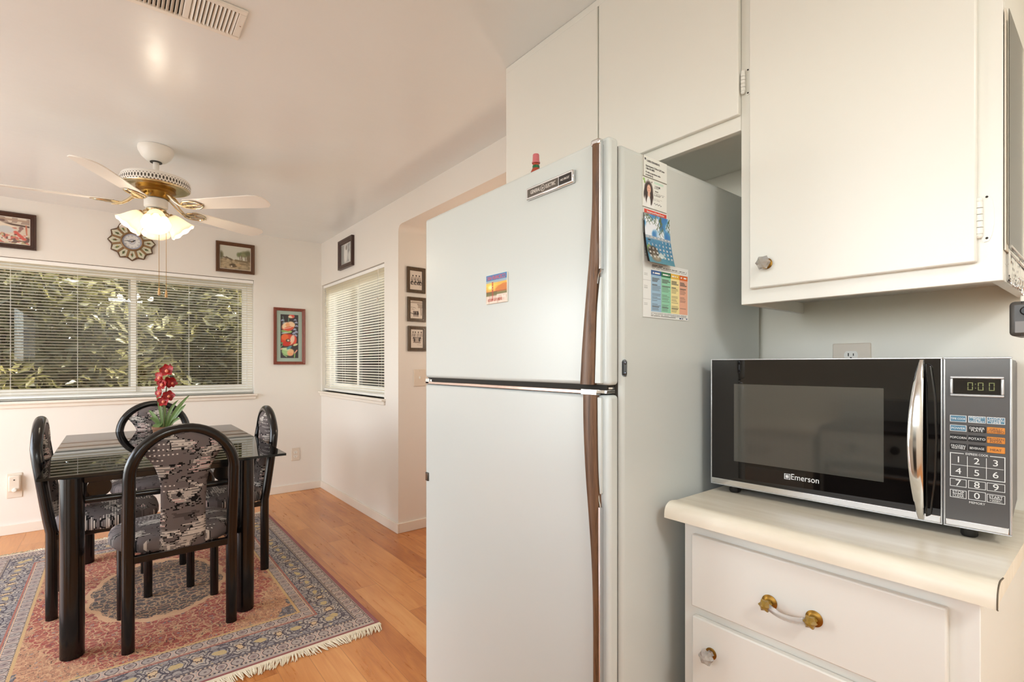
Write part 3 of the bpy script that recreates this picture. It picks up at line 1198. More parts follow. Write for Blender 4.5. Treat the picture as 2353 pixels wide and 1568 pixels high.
bd = MB().lathe([(.160, 2.264), (.1645, 2.263), (.1645, 2.231), (.160, 2.229)], (FX, FY, 0), 96)
bd.f = bd.f[:-2]
bd.build('pierced_band', lattice(), fan)
MB().lathe([(.001, 2.240), (.150, 2.240), (.163, 2.233), (.159, 2.226), (.150, 2.223), (.140, 2.226), (.122, 2.221), (.104, 2.222), (.001, 2.221)], (FX, FY, 0), 64).build('brass_base', M_BRASS, fan)
MB().lathe([(.001, 2.222), (.092, 2.222), (.094, 2.208), (.070, 2.200), (.066, 2.178), (.060, 2.166), (.001, 2.166)], (FX, FY, 0), 40).build('flywheel', M_OLDBRASS, fan)
MB().lathe([(.001, 2.170), (.050, 2.168), (.056, 2.160), (.056, 2.120), (.046, 2.110), (.001, 2.110)], (FX, FY, 0), 40).build('switch_housing', M_WHITE, fan)
BZ = 2.128
for k in range(5):
    a = R(27 + 72 * k)
    m4 = Matrix.Translation((FX, FY, BZ)) @ Matrix.Rotation(a, 4, 'Z') @ Matrix.Rotation(R(-11), 4, 'X')
    poly = []
    L0, L1, w0, w1_ = .185, .665, .050, .066
    poly = [(L0, -w0 * .8), (L0 + .012, -w0), (L1 - .075, -w1_), (L1 - .03, -w1_ * .93), (L1 - .008, -w1_ * .62), (L1, -.02), (L1, .02), (L1 - .008, w1_ * .62), (L1 - .03, w1_ * .93), (L1 - .075, w1_), (L0 + .012, w0), (L0, w0 * .8)]
    bl = MB().prism(poly, 0, .0055, 'xy', m4).build('blade', M_WHITE, fan, bevel=.0015)
    ir = MB()
    mr = Matrix.Translation((FX, FY, 0)) @ Matrix.Rotation(a, 4, 'Z')
    q = lambda r_, t_, z_: mr @ Vector((r_, t_, z_))
    for s in (-1, 1):
        ir.tube([q(.075, s * .014, 2.186), q(.100, s * .018, 2.168), q(.125, s * .012, 2.142), q(.150, s * .010, 2.124), (q(.175, s * .016, 2.117)), q(.20, s * .026, 2.117)],
                [.006, .006, .0055, .005, .005, .004], 8, flat=.7)
    for s in (-1, 1):
        loop = [m4 @ Vector((.165 + .055 * (1 - math.cos(t)), s * (.004 + .036 * math.sin(t)), -.0035)) for t in [i * PI / 12 for i in range(13)]]
        ir.tube(loop, .0042, 8, flat=1.5)
    ir.tube([m4 @ Vector((.15, 0, -.004)), m4 @ Vector((.22, 0, -.005)), m4 @ Vector((.29, 0, -.002))], [.007, .0065, .0015], 8, flat=1.6)
    for (sx, sy) in ((.205, .022), (.205, -.022), (.25, 0)):
        ir.sphere(m4 @ Vector((sx, sy, -.005)), .005, 8)
    ir.build('blade_iron', M_BRASS, bl)
lk = MB().lathe([(.001, 2.114), (.040, 2.113), (.050, 2.104), (.044, 2.092), (.026, 2.080), (.012, 2.066), (.001, 2.062)], (FX, FY, 0), 32).build('light_fitter', M_BRASS, fan)


def shade_mat():
    g = G('frosted_shade_glass', (252, 248, 240), .35)
    nt = g.nt
    tr = nt.nodes.new('ShaderNodeBsdfTranslucent')
    tr.inputs[0].default_value = (*lin((255, 247, 234)), 1)
    em = nt.nodes.new('ShaderNodeEmission')
    em.inputs[0].default_value = (*lin((255, 238, 208)), 1)
    em.inputs[1].default_value = .12
    m = nt.nodes.new('ShaderNodeMixShader')
    n = g.noise(scale=30)
    g.put(m.inputs[0], n * .1 + .42)
    nt.links.new(g.b.outputs[0], m.inputs[1])
    nt.links.new(tr.outputs[0], m.inputs[2])
    ad = nt.nodes.new('ShaderNodeAddShader')
    nt.links.new(m.outputs[0], ad.inputs[0])
    nt.links.new(em.outputs[0], ad.inputs[1])
    nt.links.new(ad.outputs[0], g.out.inputs[0])
    return g.mat


M_SHADE = shade_mat()
g = G('glowing_bulb', (255, 240, 214), .3)
g.b.inputs['Emission Color'].default_value = (*lin((255, 232, 190)), 1)
g.b.inputs['Emission Strength'].default_value = 2.2
M_BULB = g.mat
for k in range(4):
    a = R(-93 + 90 * k)
    tilt = R(41)
    dirv = Vector((math.cos(a) * math.sin(tilt), math.sin(a) * math.sin(tilt), -math.cos(tilt)))
    st = Vector((FX, FY, 2.088)) + Vector((math.cos(a), math.sin(a), 0)) * .050
    rotm = Vector((0, 0, 1)).rotation_difference(dirv).to_matrix().to_4x4()
    rotm = Matrix.Rotation(a, 4, 'Z') @ Matrix.Rotation(PI - tilt, 4, 'Y')
    MB().tube([(FX + math.cos(a) * .02, FY + math.sin(a) * .02, 2.094), st, st + dirv * .02], [.009, .011, .011], 12).build('lamp_arm', M_BRASS, lk)
    m4 = Matrix.Translation(st + dirv * .010) @ rotm
    MB().lathe([(.001, 0), (.020, 0), (.024, .006), (.024, .018), (.001, .018)], (0, 0, 0), 24, m4).build('shade_holder', M_BRASS, lk)
    sh = MB()
    prof = [(.022, .008), (.031, .014), (.040, .030), (.047, .050), (.053, .070), (.060, .090), (.070, .110)]
    NS = 40
    vs, fs = [], []
    for i in range(NS):
        t = 2 * PI * i / NS
        for j, (rr, zz) in enumerate(prof):
            e = j / (len(prof) - 1)
            w_ = 1 + .025 * e * math.cos(8 * t)
            vs.append(m4 @ Vector((rr * w_ * math.cos(t), rr * w_ * math.sin(t), zz - .003 * e * e * math.cos(8 * t))))
    mprof = len(prof)
    for i in range(NS):
        l = (i + 1) % NS
        for j in range(mprof - 1):
            fs.append((i * mprof + j, l * mprof + j, l * mprof + j + 1, i * mprof + j + 1))
    sh.add(vs, fs)
    so = sh.build('lamp_shade', M_SHADE, fan, angle=80)
    md = so.modifiers.new('solidify', 'SOLIDIFY')
    md.thickness = .0025
    MB().lathe([(.001, .016), (.012, .020), (.014, .034), (.022, .052), (.024, .064), (.019, .080), (.008, .088), (.001, .089)], (0, 0, 0), 20, m4).build('bulb', M_BULB, so)
    lamp('fan_bulb_light', 'POINT', st + dirv * .13, 1.9, (1, .88, .70), size=.03)
for (px_, py_, zt, zb) in ((FX + .012, FY - .030, 2.07, 1.632), (FX + .046, FY - .012, 2.07, 1.624)):
    ch = MB().tube([(px_, py_, 2.10), (px_, py_, zb + .03)], .0013, 6).build('pull_chain', M_OLDBRASS, fan)
    MB().lathe([(.001, .042), (.004, .040), (.0065, .016), (.0075, .008), (.005, 0), (.001, 0)], (px_, py_, zb - .008), 14).build('wooden_pendant', wood('pendant_wood', (170, 130, 80), (196, 158, 104)), ch)

# ================================================================ ceiling vent
vt = thing('ceiling_vent', 'white louvred air vent in the ceiling above the camera', 'vent', (.13, 1.985, ZC))
VX0, VX1, VY0, VY1 = -.075, .357, 1.892, 2.080
SY0, SY1 = 1.915, 2.057
banks = ((-.040, .180), (.199, .333))
f = MB()
z0, z1 = ZC - .009, ZC - .0005
f.box(VX0, VX1, VY0, SY0, z0, z1).box(VX0, VX1, SY1, VY1, z0, z1)
f.box(VX0, banks[0][0], SY0, SY1, z0, z1).box(banks[0][1], banks[1][0], SY0, SY1, z0, z1).box(banks[1][1], VX1, SY0, SY1, z0, z1)
f.build('vent_frame', M_WHITE, vt, bevel=.003)
l = MB()
for (a, b_) in banks:
    n = round((b_ - a) / .0122)
    for i in range(n):
        x = a + (i + .5) * (b_ - a) / n
        mtx = Matrix.Translation((x, (SY0 + SY1) / 2, ZC - .006)) @ Matrix.Rotation(R(38 if a > .1 else -38), 4, 'Y')
        l.box(-.0052, .0052, -(SY1 - SY0) / 2, (SY1 - SY0) / 2, -.0006, .0006, mtx)
l.build('louvres', M_WHITE, vt)
MB().box(banks[0][0], banks[1][1], SY0, SY1, ZC - .0018, ZC - .0006).build('duct_shade_sheet', M_DARK, vt)  # flat dark sheet standing in for the shade behind the louvres
for (x, y) in ((.347, 1.985), (-.062, 1.985)):
    MB().sphere((x, y, ZC - .0095), .0035, 10, .5).build('screw', M_CHROME, vt)


# ================================================================ framed pictures
def picture(name, label, O, U, V, wd, ht, fw, depth, fmat, art, group=None, cat='picture', fillet=None, mat_w=0, mat_m=None):
    """O lower left corner on the wall (seen from the room), U to the right, V up; frame of width fw"""
    U, V = Vector(U).normalized(), Vector(V).normalized()
    N = U.cross(V)
    O = Vector(O)
    c = O + U * wd / 2 + V * ht / 2
    root = thing(name, label, cat, c, 0, group)
    M4 = frame(O, U, V)
    fr = MB()
    # mitred moulding with a stepped section
    sec = [(0, .001), (0, depth), (fw * .35, depth), (fw * .5, depth * .78), (fw * .8, depth * .82), (fw, depth * .5), (fw, .001)]
    n = len(sec)
    corners = [(0, 0, 1, 1), (wd, 0, -1, 1), (wd, ht, -1, -1), (0, ht, 1, -1)]
    vs = []
    for (cx, cy, sx, sy) in corners:
        for (d, h) in sec:
            vs.append(M4 @ Vector((cx + sx * d, cy + sy * d, h)))
    fs = []
    for k in range(4):
        l_ = (k + 1) % 4
        for i in range(n - 1):
            fs.append((k * n + i, l_ * n + i, l_ * n + i + 1, k * n + i + 1))
        fs.append((k * n + n - 1, l_ * n + n - 1, l_ * n, k * n))
    fr.add(vs, fs).build('picture_frame', fmat, root, angle=20)
    P = lambda x, y, h: M4 @ Vector((x, y, h))
    back = MB()
    back.add([P(x, y, h) for x in (fw * .6, wd - fw * .6) for y in (fw * .6, ht - fw * .6) for h in (.001, depth * .3)],
             [(0, 1, 3, 2), (4, 6, 7, 5), (0, 4, 5, 1), (2, 3, 7, 6), (0, 2, 6, 4), (1, 5, 7, 3)])
    back.build('mount', mat_m or M_PAPERM, root, angle=0)
    i0 = fw + mat_w
    art.sheet('print', PRINT, root, P(i0, i0 if not fillet else i0, depth * .3 + .0008), U * (wd - 2 * i0), V * (ht - 2 * i0))
    return root


M_PAPERM = plain('cream_mount', (236, 230, 218), .7)
M_SAGE = plain('sage_mount', (168, 184, 172), .8)

# poppies: tall floral print on a dark ground
a = Art(60, 130, (62, 56, 58), 3)
a.wu = True
for (x, y, r_) in ((.12, .86, .07), (.2, .8, .06), (.82, .88, .05), (.88, .82, .06), (.9, .74, .06), (.8, .66, .07), (.88, .60, .08), (.75, .57, .07), (.85, .52, .07), (.72, .52, .05)):
    for k in range(3):
        a.ell(x + (k - 1) * .05, y + .012 * (k % 2), r_ * .7, r_ * .55, (176, 180, 204) if k % 2 else (150, 156, 184), .4 * k)
a.line(.45, .92, .44, .84, .02, (110, 160, 130)); a.line(.13, .95, .2, .8, .015, (120, 160, 140))
a.ell(.62, .965, .17, .10, (226, 110, 92)).ell(.55, .95, .12, .06, (240, 214, 180)).ell(.68, .975, .08, .05, (214, 80, 70))
a.ell(.42, .72, .36, .22, (232, 116, 84), .2).ell(.30, .74, .22, .16, (244, 216, 178), .5).ell(.62, .78, .20, .13, (240, 206, 168), -.3).ell(.45, .68, .26, .09, (222, 92, 68), .15).ell(.4, .76, .12, .10, (236, 168, 120)).line(.2, .67, .6, .71, .012, (250, 226, 200))
a.ell(.22, .61, .2, .05, (150, 188, 112), -.1).ell(.5, .60, .14, .05, (170, 200, 120), .2).ell(.24, .575, .2, .035, (190, 206, 200), .1)
a.ell(.42, .42, .42, .30, (216, 78, 52)).ell(.24, .48, .20, .16, (232, 112, 62)).ell(.78, .42, .13, .22, (222, 84, 64)).ell(.66, .43, .12, .22, (244, 206, 180), -.3).ell(.52, .34, .18, .08, (242, 196, 160), .4).ell(.34, .33, .24, .12, (206, 60, 46), .2).ell(.42, .405, .12, .075, (58, 64, 52)).ell(.43, .405, .07, .045, (228, 196, 168))
a.ell(.06, .34, .08, .035, (110, 160, 110)).ell(.84, .31, .14, .05, (214, 214, 160), .3).ell(.10, .21, .12, .045, (232, 170, 150), .2)
a.ell(.36, .15, .30, .20, (168, 204, 140), -.1).ell(.56, .13, .20, .17, (236, 188, 140), .3).ell(.30, .20, .22, .06, (206, 226, 180), -.1).ell(.48, .24, .16, .06, (96, 150, 160), .5).ell(.55, .09, .14, .08, (240, 166, 124))
a.line(.78, .02, .8, .12, .03, (150, 190, 110)); a.line(.8, .12, .92, .18, .03, (230, 160, 140)); a.line(.15, .08, .34, .03, .02, (160, 200, 140)); a.line(.1, .3, .02, .24, .02, (120, 170, 120))
picture('framed_print', 'tall framed poppy print with sage green mount on the window wall', (1.173, YF, 1.238), (1, 0, 0), (0, 0, 1), .286, .544, .028, .022, M_MAHOG, a, None, mat_w=.034, mat_m=M_SAGE)

# landscape
a = Art(90, 64, (206, 204, 188), 4)
hz = .42 + .05 * np.sin(a.u * 7) + .05 * (a.noise(9, 2) - .5)
a.put((a.v < hz) * 1.0, (168, 150, 120))
n = a.noise(16, 10)
a.put((a.v < hz) * (n > .55) * .6, (134, 118, 90)).put((a.v < hz - .05) * (a.noise(12, 20) > .6) * .6, (196, 174, 140))
for (x, y, rx, ry, c) in ((.03, .58, .07, .16, (112, 108, 80)), (.6, .66, .06, .10, (124, 130, 92)), (.68, .70, .06, .08, (112, 120, 84)), (.82, .72, .14, .12, (122, 124, 88)), (.93, .74, .10, .14, (106, 106, 76)), (.95, .52, .08, .16, (120, 104, 80)), (.76, .66, .08, .08, (136, 138, 100))):
    a.ell(x, y, rx, ry, c, 0, .4)
a.line(.66, .4, .64, .62, .012, (120, 104, 84)); a.line(.72, .42, .70, .62, .016, (116, 98, 78)); a.line(.84, .42, .82, .62, .012, (116, 98, 78))
a.line(.1, .50, .22, .47, .02, (120, 104, 84)); a.line(.2, .51, .38, .40, .02, (104, 92, 72)); a.line(.5, .40, .9, .36, .03, (128, 112, 84))
a.ell(.43, .16, .13, .08, (104, 86, 62)).ell(.40, .19, .08, .05, (92, 76, 56)).ell(.37, .12, .03, .03, (210, 196, 176)).ell(.6, .2, .1, .06, (188, 160, 124)).ell(.75, .26, .12, .04, (140, 122, 94))
picture('framed_print', 'brown framed landscape painting on the window wall, right of the clock', (.698, YF, 2.070), (1, 0, 0), (0, 0, 1), .310, .272, .030, .02, M_FRAMEBROWN, a, 'framed pictures above the windows', mat_w=.004)

# white horse and people among flowers, cut by the frame of the photo
a = Art(110, 70, (214, 200, 182), 6)
n = a.noise(20, 14)
a.put((a.v < .45) * (n > .5) * .8, (222, 206, 190)).put((a.v < .42) * (a.noise(24, 16) > .62) * .9, (196, 110, 96)).put((a.v < .36) * (a.noise(28, 18) > .68) * .9, (110, 88, 82)).put((a.v < .4) * (a.noise(18, 14) > .7) * .8, (190, 176, 130))
a.put((a.v > .78) * (a.noise(14, 4) > .45) * .7, (150, 128, 116)).line(0, .95, 1, .90, .02, (176, 150, 130)); a.line(.6, .76, 1, .70, .02, (90, 70, 60)); a.line(0, .80, .62, .86, .03, (120, 96, 88))
a.ell(.50, .66, .20, .16, (230, 216, 196)).ell(.72, .64, .09, .07, (232, 214, 190), -.5).ell(.78, .60, .04, .03, (196, 130, 110)).ell(.5, .48, .12, .12, (206, 204, 200)).ell(.66, .52, .12, .14, (200, 200, 198))
a.ell(.88, .62, .035, .06, (140, 110, 106)).line(.88, .60, .85, .48, .02, (150, 116, 110)); a.line(.95, .74, .96, .38, .012, (196, 120, 96)); a.line(.80, .45, .92, .2, .03, (204, 96, 84))
for k in range(24):
    x, y = a.rng.random() * .98, a.rng.random() * .36
    a.ell(x, y, .02, .022, [(236, 226, 214), (214, 120, 104), (96, 78, 72), (228, 200, 170)][k % 4])
picture('framed_print', 'dark framed figure painting above the left end of the wide window', (-.90, YF, 2.084), (1, 0, 0), (0, 0, 1), .441, .262, .033, .022, M_FRAMEDARK, a, 'framed pictures above the windows', mat_w=.004)

# portrait above the side window
a = Art(60, 50, (196, 194, 190), 8)
n = a.noise(10, 10)
a.put(n > .5, (178, 178, 174)).rect(.0, .0, .25, 1, (150, 150, 146)).ell(.45, .5, .16, .46, (222, 220, 214)).ell(.5, .8, .08, .12, (150, 140, 130)).line(.7, .1, .74, .95, .03, (120, 122, 120)).ell(.8, .3, .12, .26, (206, 206, 200))
picture('framed_print', 'dark framed pale photograph above the corner side window', (XW, 4.555, 2.100), (0, -1, 0), (0, 0, 1), .340, .262, .042, .026, M_FRAMEDARK, a, 'framed pictures above the windows', mat_w=.004)


def sketch(seed, kind):
    a = Art(56, 76, (222, 212, 200), seed)
    r = a.rng
    dk, md = (58, 50, 46), (136, 122, 112)
    if kind == 0:
        for k, x in enumerate((.25, .52, .78)):
            a.ell(x, .72 + .02 * (k % 2), .055, .05, md).ell(x, .745, .06, .03, dk).ell(x, .58, .11, .12, (196, 184, 172)).line(x - .08, .66, x - .14, .50, .016, dk)
            a.line(x + .07, .66, x + .10, .5, .014, md)
        for k, x in enumerate((.18, .46, .72, .86)):
            a.ell(x, .50, .05, .045, md).ell(x, .36, .12, .10, dk).ell(x + .03, .33, .06, .05, (206, 194, 182)).line(x - .1, .28, x + .1, .27, .02, dk)
    elif kind == 1:
        a.rect(0, .86, 1, .90, (150, 136, 122)).rect(.1, .90, 1, .97, (196, 182, 166)); a.line(.6, .8, .98, .66, .04, (150, 136, 124)); a.rect(.62, .6, 1, .84, (176, 162, 148))
        for k, x in enumerate((.28, .40, .52, .62)):
            a.ell(x, .38, .05, .04, dk).ell(x, .28, .07, .09, dk if k % 2 else md).line(x, .26, x + .01, .12, .025, dk)
        a.line(.05, .62, .4, .60, .015, md); a.line(.1, .52, .3, .5, .015, md); a.line(.9, .2, .88, .6, .03, md); a.line(.02, .3, .2, .26, .02, dk)
    else:
        for k, x in enumerate((.18, .36, .62, .86)):
            a.ell(x, .84, .05, .045, md).ell(x, .86, .05, .025, dk).ell(x, .70, .085, .10, (190, 178, 166)).line(x - .06, .76, x - .09, .6, .014, dk); a.line(x + .06, .76, x + .08, .62, .012, md)
        a.rect(.16, .48, .84, .58, dk); a.ell(.5, .42, .36, .14, (176, 162, 150)); a.line(.2, .3, .8, .28, .03, md); a.ell(.3, .42, .06, .1, dk); a.ell(.7, .44, .06, .1, dk); a.line(.5, .18, .9, .14, .02, (190, 176, 162))
    for k in range(14):
        x, y = r.random(), .2 + .6 * r.random()
        a.line(x, y, x + .08 * (r.random() - .5), y + .10 * (r.random() - .5), .008, dk if k % 2 else md, .7)
    return a


for k, (zb, zt, lab, x0) in enumerate(((1.774, 1.965, 'black and white group photo, top of the three small frames by the hall opening', 1.686),
                                       (1.558, 1.742, 'black and white photo, middle of the three small frames by the hall opening', 1.690),
                                       (1.338, 1.526, 'black and white group photo, lowest of the three small frames by the hall opening', 1.694))):
    picture('framed_photo', lab, (x0, YR, zb), (1, 0, 0), (0, 0, 1), .150, zt - zb, .025, .016, M_FRAMEGOLD, sketch(20 + k, k), 'small framed photos by the hall opening')

# ================================================================ wall clock
CX, CZ, CR = .106, 2.238, .158
ck = thing('wall_clock', 'star shaped wall clock with painted tiles above the wide window', 'clock', (CX, YF, CZ))
M_CKGOLD = plain('clock_gilt', (140, 110, 74), .4, .25)
M_CKRIM = plain('clock_rim', (96, 70, 46), .4, .1)
WF = frame((CX, YF, CZ), (1, 0, 0), (0, 0, 1))
def star_poly(n, ro, ri, ph=0):
    P = []
    for k in range(n):
        a0 = 2 * PI * k / n + PI / 2 + ph
        P.append((ro * math.cos(a0), ro * math.sin(a0)))
        a1 = a0 + PI / n
        P.append((ri * math.cos(a1), ri * math.sin(a1)))
    return P
MB().prism(star_poly(12, CR, CR * .868), .001, .016, 'xy', WF).build('clock_case', M_CKRIM, ck, bevel=.003)
def tile_art(k):
    a = Art(22, 22, (210, 208, 186), 40 + k)
    dk = [(58, 72, 44), (70, 84, 52), (66, 60, 44)][k % 3]
    a.ell(.5, .5, .2, .24, dk).ell(.38, .62, .14, .12, (110, 128, 70)).ell(.64, .44, .13, .14, [(150, 84, 52), (196, 170, 90), (90, 110, 60)][k % 3]).line(.5, .1, .5, .85, .03, dk)
    a.ell(.3, .36, .08, .08, (160, 150, 100))
    return a
M_TILE = print_mat('painted_tile', .25)
for k in range(12):
    a0 = 2 * PI * k / 12 + PI / 2
    rot = Matrix.Rotation(a0 - PI / 2, 4, 'Z')
    w4 = WF @ rot
    t0, t1 = .076, .149
    poly = [(-.0165, t0), (.0165, t0), (.030, .120), (0, t1), (-.030, .120)]
    MB().prism(poly, .015, .0175, 'xy', w4).build('tile', plain('tile_glaze', (210, 208, 186), .25) if k == 0 else bpy.data.materials['tile_glaze'], ck, bevel=.001)
    art = tile_art(k)
    o_ = w4 @ Vector((-.017, .084, .0178))
    art.sheet('motif', M_TILE, ck, o_, (w4 @ Vector((.017, .084, .0178))) - o_, (w4 @ Vector((-.017, .134, .0178))) - o_)
    rot2 = WF @ Matrix.Rotation(a0 - PI / 2 + PI / 12, 4, 'Z')
    MB().box(-.008, .008, .074, .132, .014, .021, rot2).build('divider', M_CKGOLD, ck, bevel=.002)
MB().lathe([(.064, .014), (.064, .026), (.069, .030), (.076, .026), (.078, .014)], (0, 0, 0), 48, WF).build('bezel', M_CKGOLD, ck)
a = Art(80, 80, (206, 208, 216), 50)
a.ell(.5, .5, .5, .5, (170, 174, 192), 0, .02).ell(.5, .5, .40, .40, (226, 226, 224), 0, .02).ell(.5, .5, .17, .17, (178, 180, 190), 0, .1).ell(.5, .5, .13, .13, (206, 206, 208), 0, .15)
a.sheet('dial', PRINT_GLOSS, ck, WF @ Vector((-.066, -.066, .0165)), (WF @ Vector((.066, -.066, .0165))) - (WF @ Vector((-.066, -.066, .0165))), (WF @ Vector((-.066, .066, .0165))) - (WF @ Vector((-.066, -.066, .0165))))
num = MB()
for k, s in enumerate(('XII', 'I', 'II', 'III', 'IIII', 'V', 'VI', 'VII', 'VIII', 'IX', 'X', 'XI')):
    an = PI / 2 - 2 * PI * k / 12
    m4 = WF @ Matrix.Translation((.045 * math.cos(an), .045 * math.sin(an), .0170)) @ Matrix.Rotation(an - PI / 2, 4, 'Z')
    text('n', s, .0145, m4, M_INK, ck, merge=num, xscale=.7)
num.build('numerals', plain('numeral_grey', (128, 124, 124), .6), ck, angle=0)
for nm, an, ln, wd in (('hour_hand', 55, .032, .006), ('minute_hand', -85, .050, .0045)):
    m4 = WF @ Matrix.Translation((0, 0, .019)) @ Matrix.Rotation(-R(an), 4, 'Z')
    MB().prism([(-wd * .4, -.010), (wd * .4, -.010), (wd * .6, ln * .55), (0, ln), (-wd * .6, ln * .55)], 0, .0008, 'xy', m4).build(nm, M_INK, ck, angle=0)
MB().lathe([(.001, .018), (.004, .018), (.004, .021), (.001, .022)], (0, 0, 0), 12, WF).build('hand_pin', M_CKGOLD, ck)


# ================================================================ outlets and switches
def outlet(name, label, cat, O, U, V, wd, ht, kind, mat=None):
    M4 = frame(O, U, V)
    root = thing(name, label, cat, O)
    MB().box(-wd / 2, wd / 2, -ht / 2, ht / 2, .0005, .006, M4).build('cover_plate', mat or M_PLATE, root, bevel=.003)
    if kind == 'duplex':
        for s in (-1, 1):
            yv = s * .0195
            rc = MB().prism([(.017 * math.cos(t) , yv + max(-.0125, min(.0125, .017 * math.sin(t)))) for t in [i * PI / 14 for i in range(28)]], .005, .0075, 'xy', M4).build('socket', M_WHITE, root)
            sl_ = MB().box(-.0075, -.0050, yv - .002, yv + .007, .007, .0079, M4).box(.0050, .0070, yv - .001, yv + .006, .007, .0079, M4)
            sl_.lathe([(.001, 0), (.0026, 0), (.0026, .0009), (.001, .0009)], (0, 0, 0), 10, M4 @ Matrix.Translation((0, yv - .007, .007)))
            sl_.build('slot', M_DARK, rc)
    if kind == 'switch':
        MB().box(-.005, .005, -.012, .012, .005, .0075, M4).build('switch_slot', M_TRIM, root)
        MB().box(-.0042, .0042, -.002, .012, .006, .016, M4 @ Matrix.Rotation(R(18), 4, 'X')).build('toggle', M_WHITE, root, bevel=.001)
    MB().sphere(M4 @ Vector((0, 0 if kind == 'duplex' else ht * .4, .006)), .0028, 8).build('screw', M_CHROME, root)
    return root, M4


outlet('wall_outlet', 'cream duplex wall outlet low on the window wall, below the poppy print', 'outlet', (1.372, YF, .362), (1, 0, 0), (0, 0, 1), .078, .122, 'duplex')
_, M4 = outlet('wall_outlet', 'cream wall outlet plate low behind the left chair, holding a night light', 'outlet', (-.575, YF, .355), (1, 0, 0), (0, 0, 1), .082, .180, 'none')
nl = thing('night_light', 'small plug-in night light in the outlet left of the chairs', 'night light', (-.575, YF - .007, .37))
MB().box(-.030, .034, -.040, .075, .0065, .040, M4).build('body', M_PLATE, nl, bevel=.008)
MB().lathe([(.001, 0), (.0045, 0), (.0045, .002), (.001, .002)], (0, 0, 0), 12, M4 @ Matrix.Translation((.002, .045, .0395))).build('light_sensor', M_DARK, nl)
MB().lathe([(.001, 0), (.014, 0), (.014, .012), (.010, .018), (.001, .019)], (0, 0, 0), 20, M4 @ Matrix.Translation((.004, -.028, .039))).build('lens', M_WHITE, nl)
outlet('light_switch', 'cream light switch plate under the three small framed photos', 'light switch', (1.792, YR, 1.138), (1, 0, 0), (0, 0, 1), .100, .128, 'switch')
# ================================================================ refrigerator
fr = thing('refrigerator', 'white top freezer refrigerator with walnut handles', 'refrigerator', (1.25, 1.155, 0))
FY0, FY1 = .735, 1.577
b = MB().box(.908, 1.60, FY0, FY1, .030, 1.752)
b.build('cabinet_body', M_ENAMEL, fr, bevel=.016, segs=4)
MB().box(.93, 1.55, FY0 + .03, FY1 - .03, .0, .031).build('base_grille', M_BLACKPL, fr)
MB().box(.8985, .9085, FY0 + .008, FY1 - .008, .12, 1.744).build('door_gasket', M_DARK, fr)
fd = MB().box(.865, .899, FY0 - .003, FY1, 1.192, 1.7555).build('freezer_door', M_ENAMEL, fr, bevel=.009, segs=4)
md = MB().box(.865, .899, FY0 - .003, FY1, .105, 1.170).build('fridge_door', M_ENAMEL, fr, bevel=.009, segs=4)
M_ROSE = plain('rosy_chrome', (206, 186, 176), .18, 1)
MB().box(.862, .897, .792, FY1 - .004, 1.1705, 1.1795).build('door_trim', M_ROSE, fr, bevel=.0015)
MB().box(.872, .897, .745, FY1 - .01, 1.179, 1.1925).build('door_gap_shade', M_DARK, fr)  # dark bar between the doors, the seam's shade put in as colour
hb = MB().box(.866, .895, .740, .800, 1.1730, 1.1810).box(.851, .866, .758, .806, 1.1695, 1.1825)
hb.build('centre_hinge', M_CHROME, fr, bevel=.001)
MB().lathe([(.001, 0), (.012, 0), (.012, .004), (.001, .005)], (.888, .752, 1.183), 20).build('hinge_washer', M_CHROME, fr)
MB().box(.866, .890, 1.535, 1.574, 1.176, 1.187).box(.862, .880, 1.548, 1.570, 1.172, 1.190).build('left_hinge', M_CHROME, fr, bevel=.001)


def smooth(pts, n=8):
    """Catmull-Rom through 2D points"""
    P = [pts[0]] + list(pts) + [pts[-1]]
    out = []
    for i in range(1, len(P) - 2):
        for k in range(n):
            t = k / n
            p0, p1, p2, p3 = P[i - 1], P[i], P[i + 1], P[i + 2]
            out.append(tuple(.5 * (2 * p1[c] + (p2[c] - p0[c]) * t + (2 * p0[c] - 5 * p1[c] + 4 * p2[c] - p3[c]) * t * t + (3 * p1[c] - p0[c] - 3 * p2[c] + p3[c]) * t ** 3) for c in (0, 1)))
    out.append(tuple(pts[-1]))
    return out


HK = .848 / .83


def handle(left, right, par):
    left = [(y_ * HK, 1.24 + (z_ - 1.24) * HK) for y_, z_ in left]
    right = [(y_ * HK, 1.24 + (z_ - 1.24) * HK) for y_, z_ in right]
    L, Rr = smooth(left), smooth(right)
    # a thick bar with rounded front, section swept down the door
    zs = np.linspace(left[0][1], left[-1][1], 60)
    lz = np.array(L)[::-1] if L[0][1] > L[-1][1] else np.array(L)
    rz = np.array(Rr)[::-1] if Rr[0][1] > Rr[-1][1] else np.array(Rr)
    rows = []
    for z in zs:
        a = np.interp(z, lz[:, 1], lz[:, 0])
        c = np.interp(z, rz[:, 1], rz[:, 0])
        w_ = a - c
        row = [(.8655, a, z), (.856, a, z), (.850, a - w_ * .14, z), (.8475, a - w_ * .35, z), (.847, a - w_ * .6, z), (.849, a - w_ * .86, z), (.855, c, z), (.8655, c, z)]
        rows.append(row)
    m = MB().grid(rows)
    n = 8
    for j in range(len(rows) - 1):
        m.f.append((j * n, j * n + n - 1, (j + 1) * n + n - 1, (j + 1) * n))
    m.f += [tuple(range(n)), tuple(range((len(rows) - 1) * n, len(rows) * n))]
    return m.build('door_handle', M_WALNUT, par, angle=30)


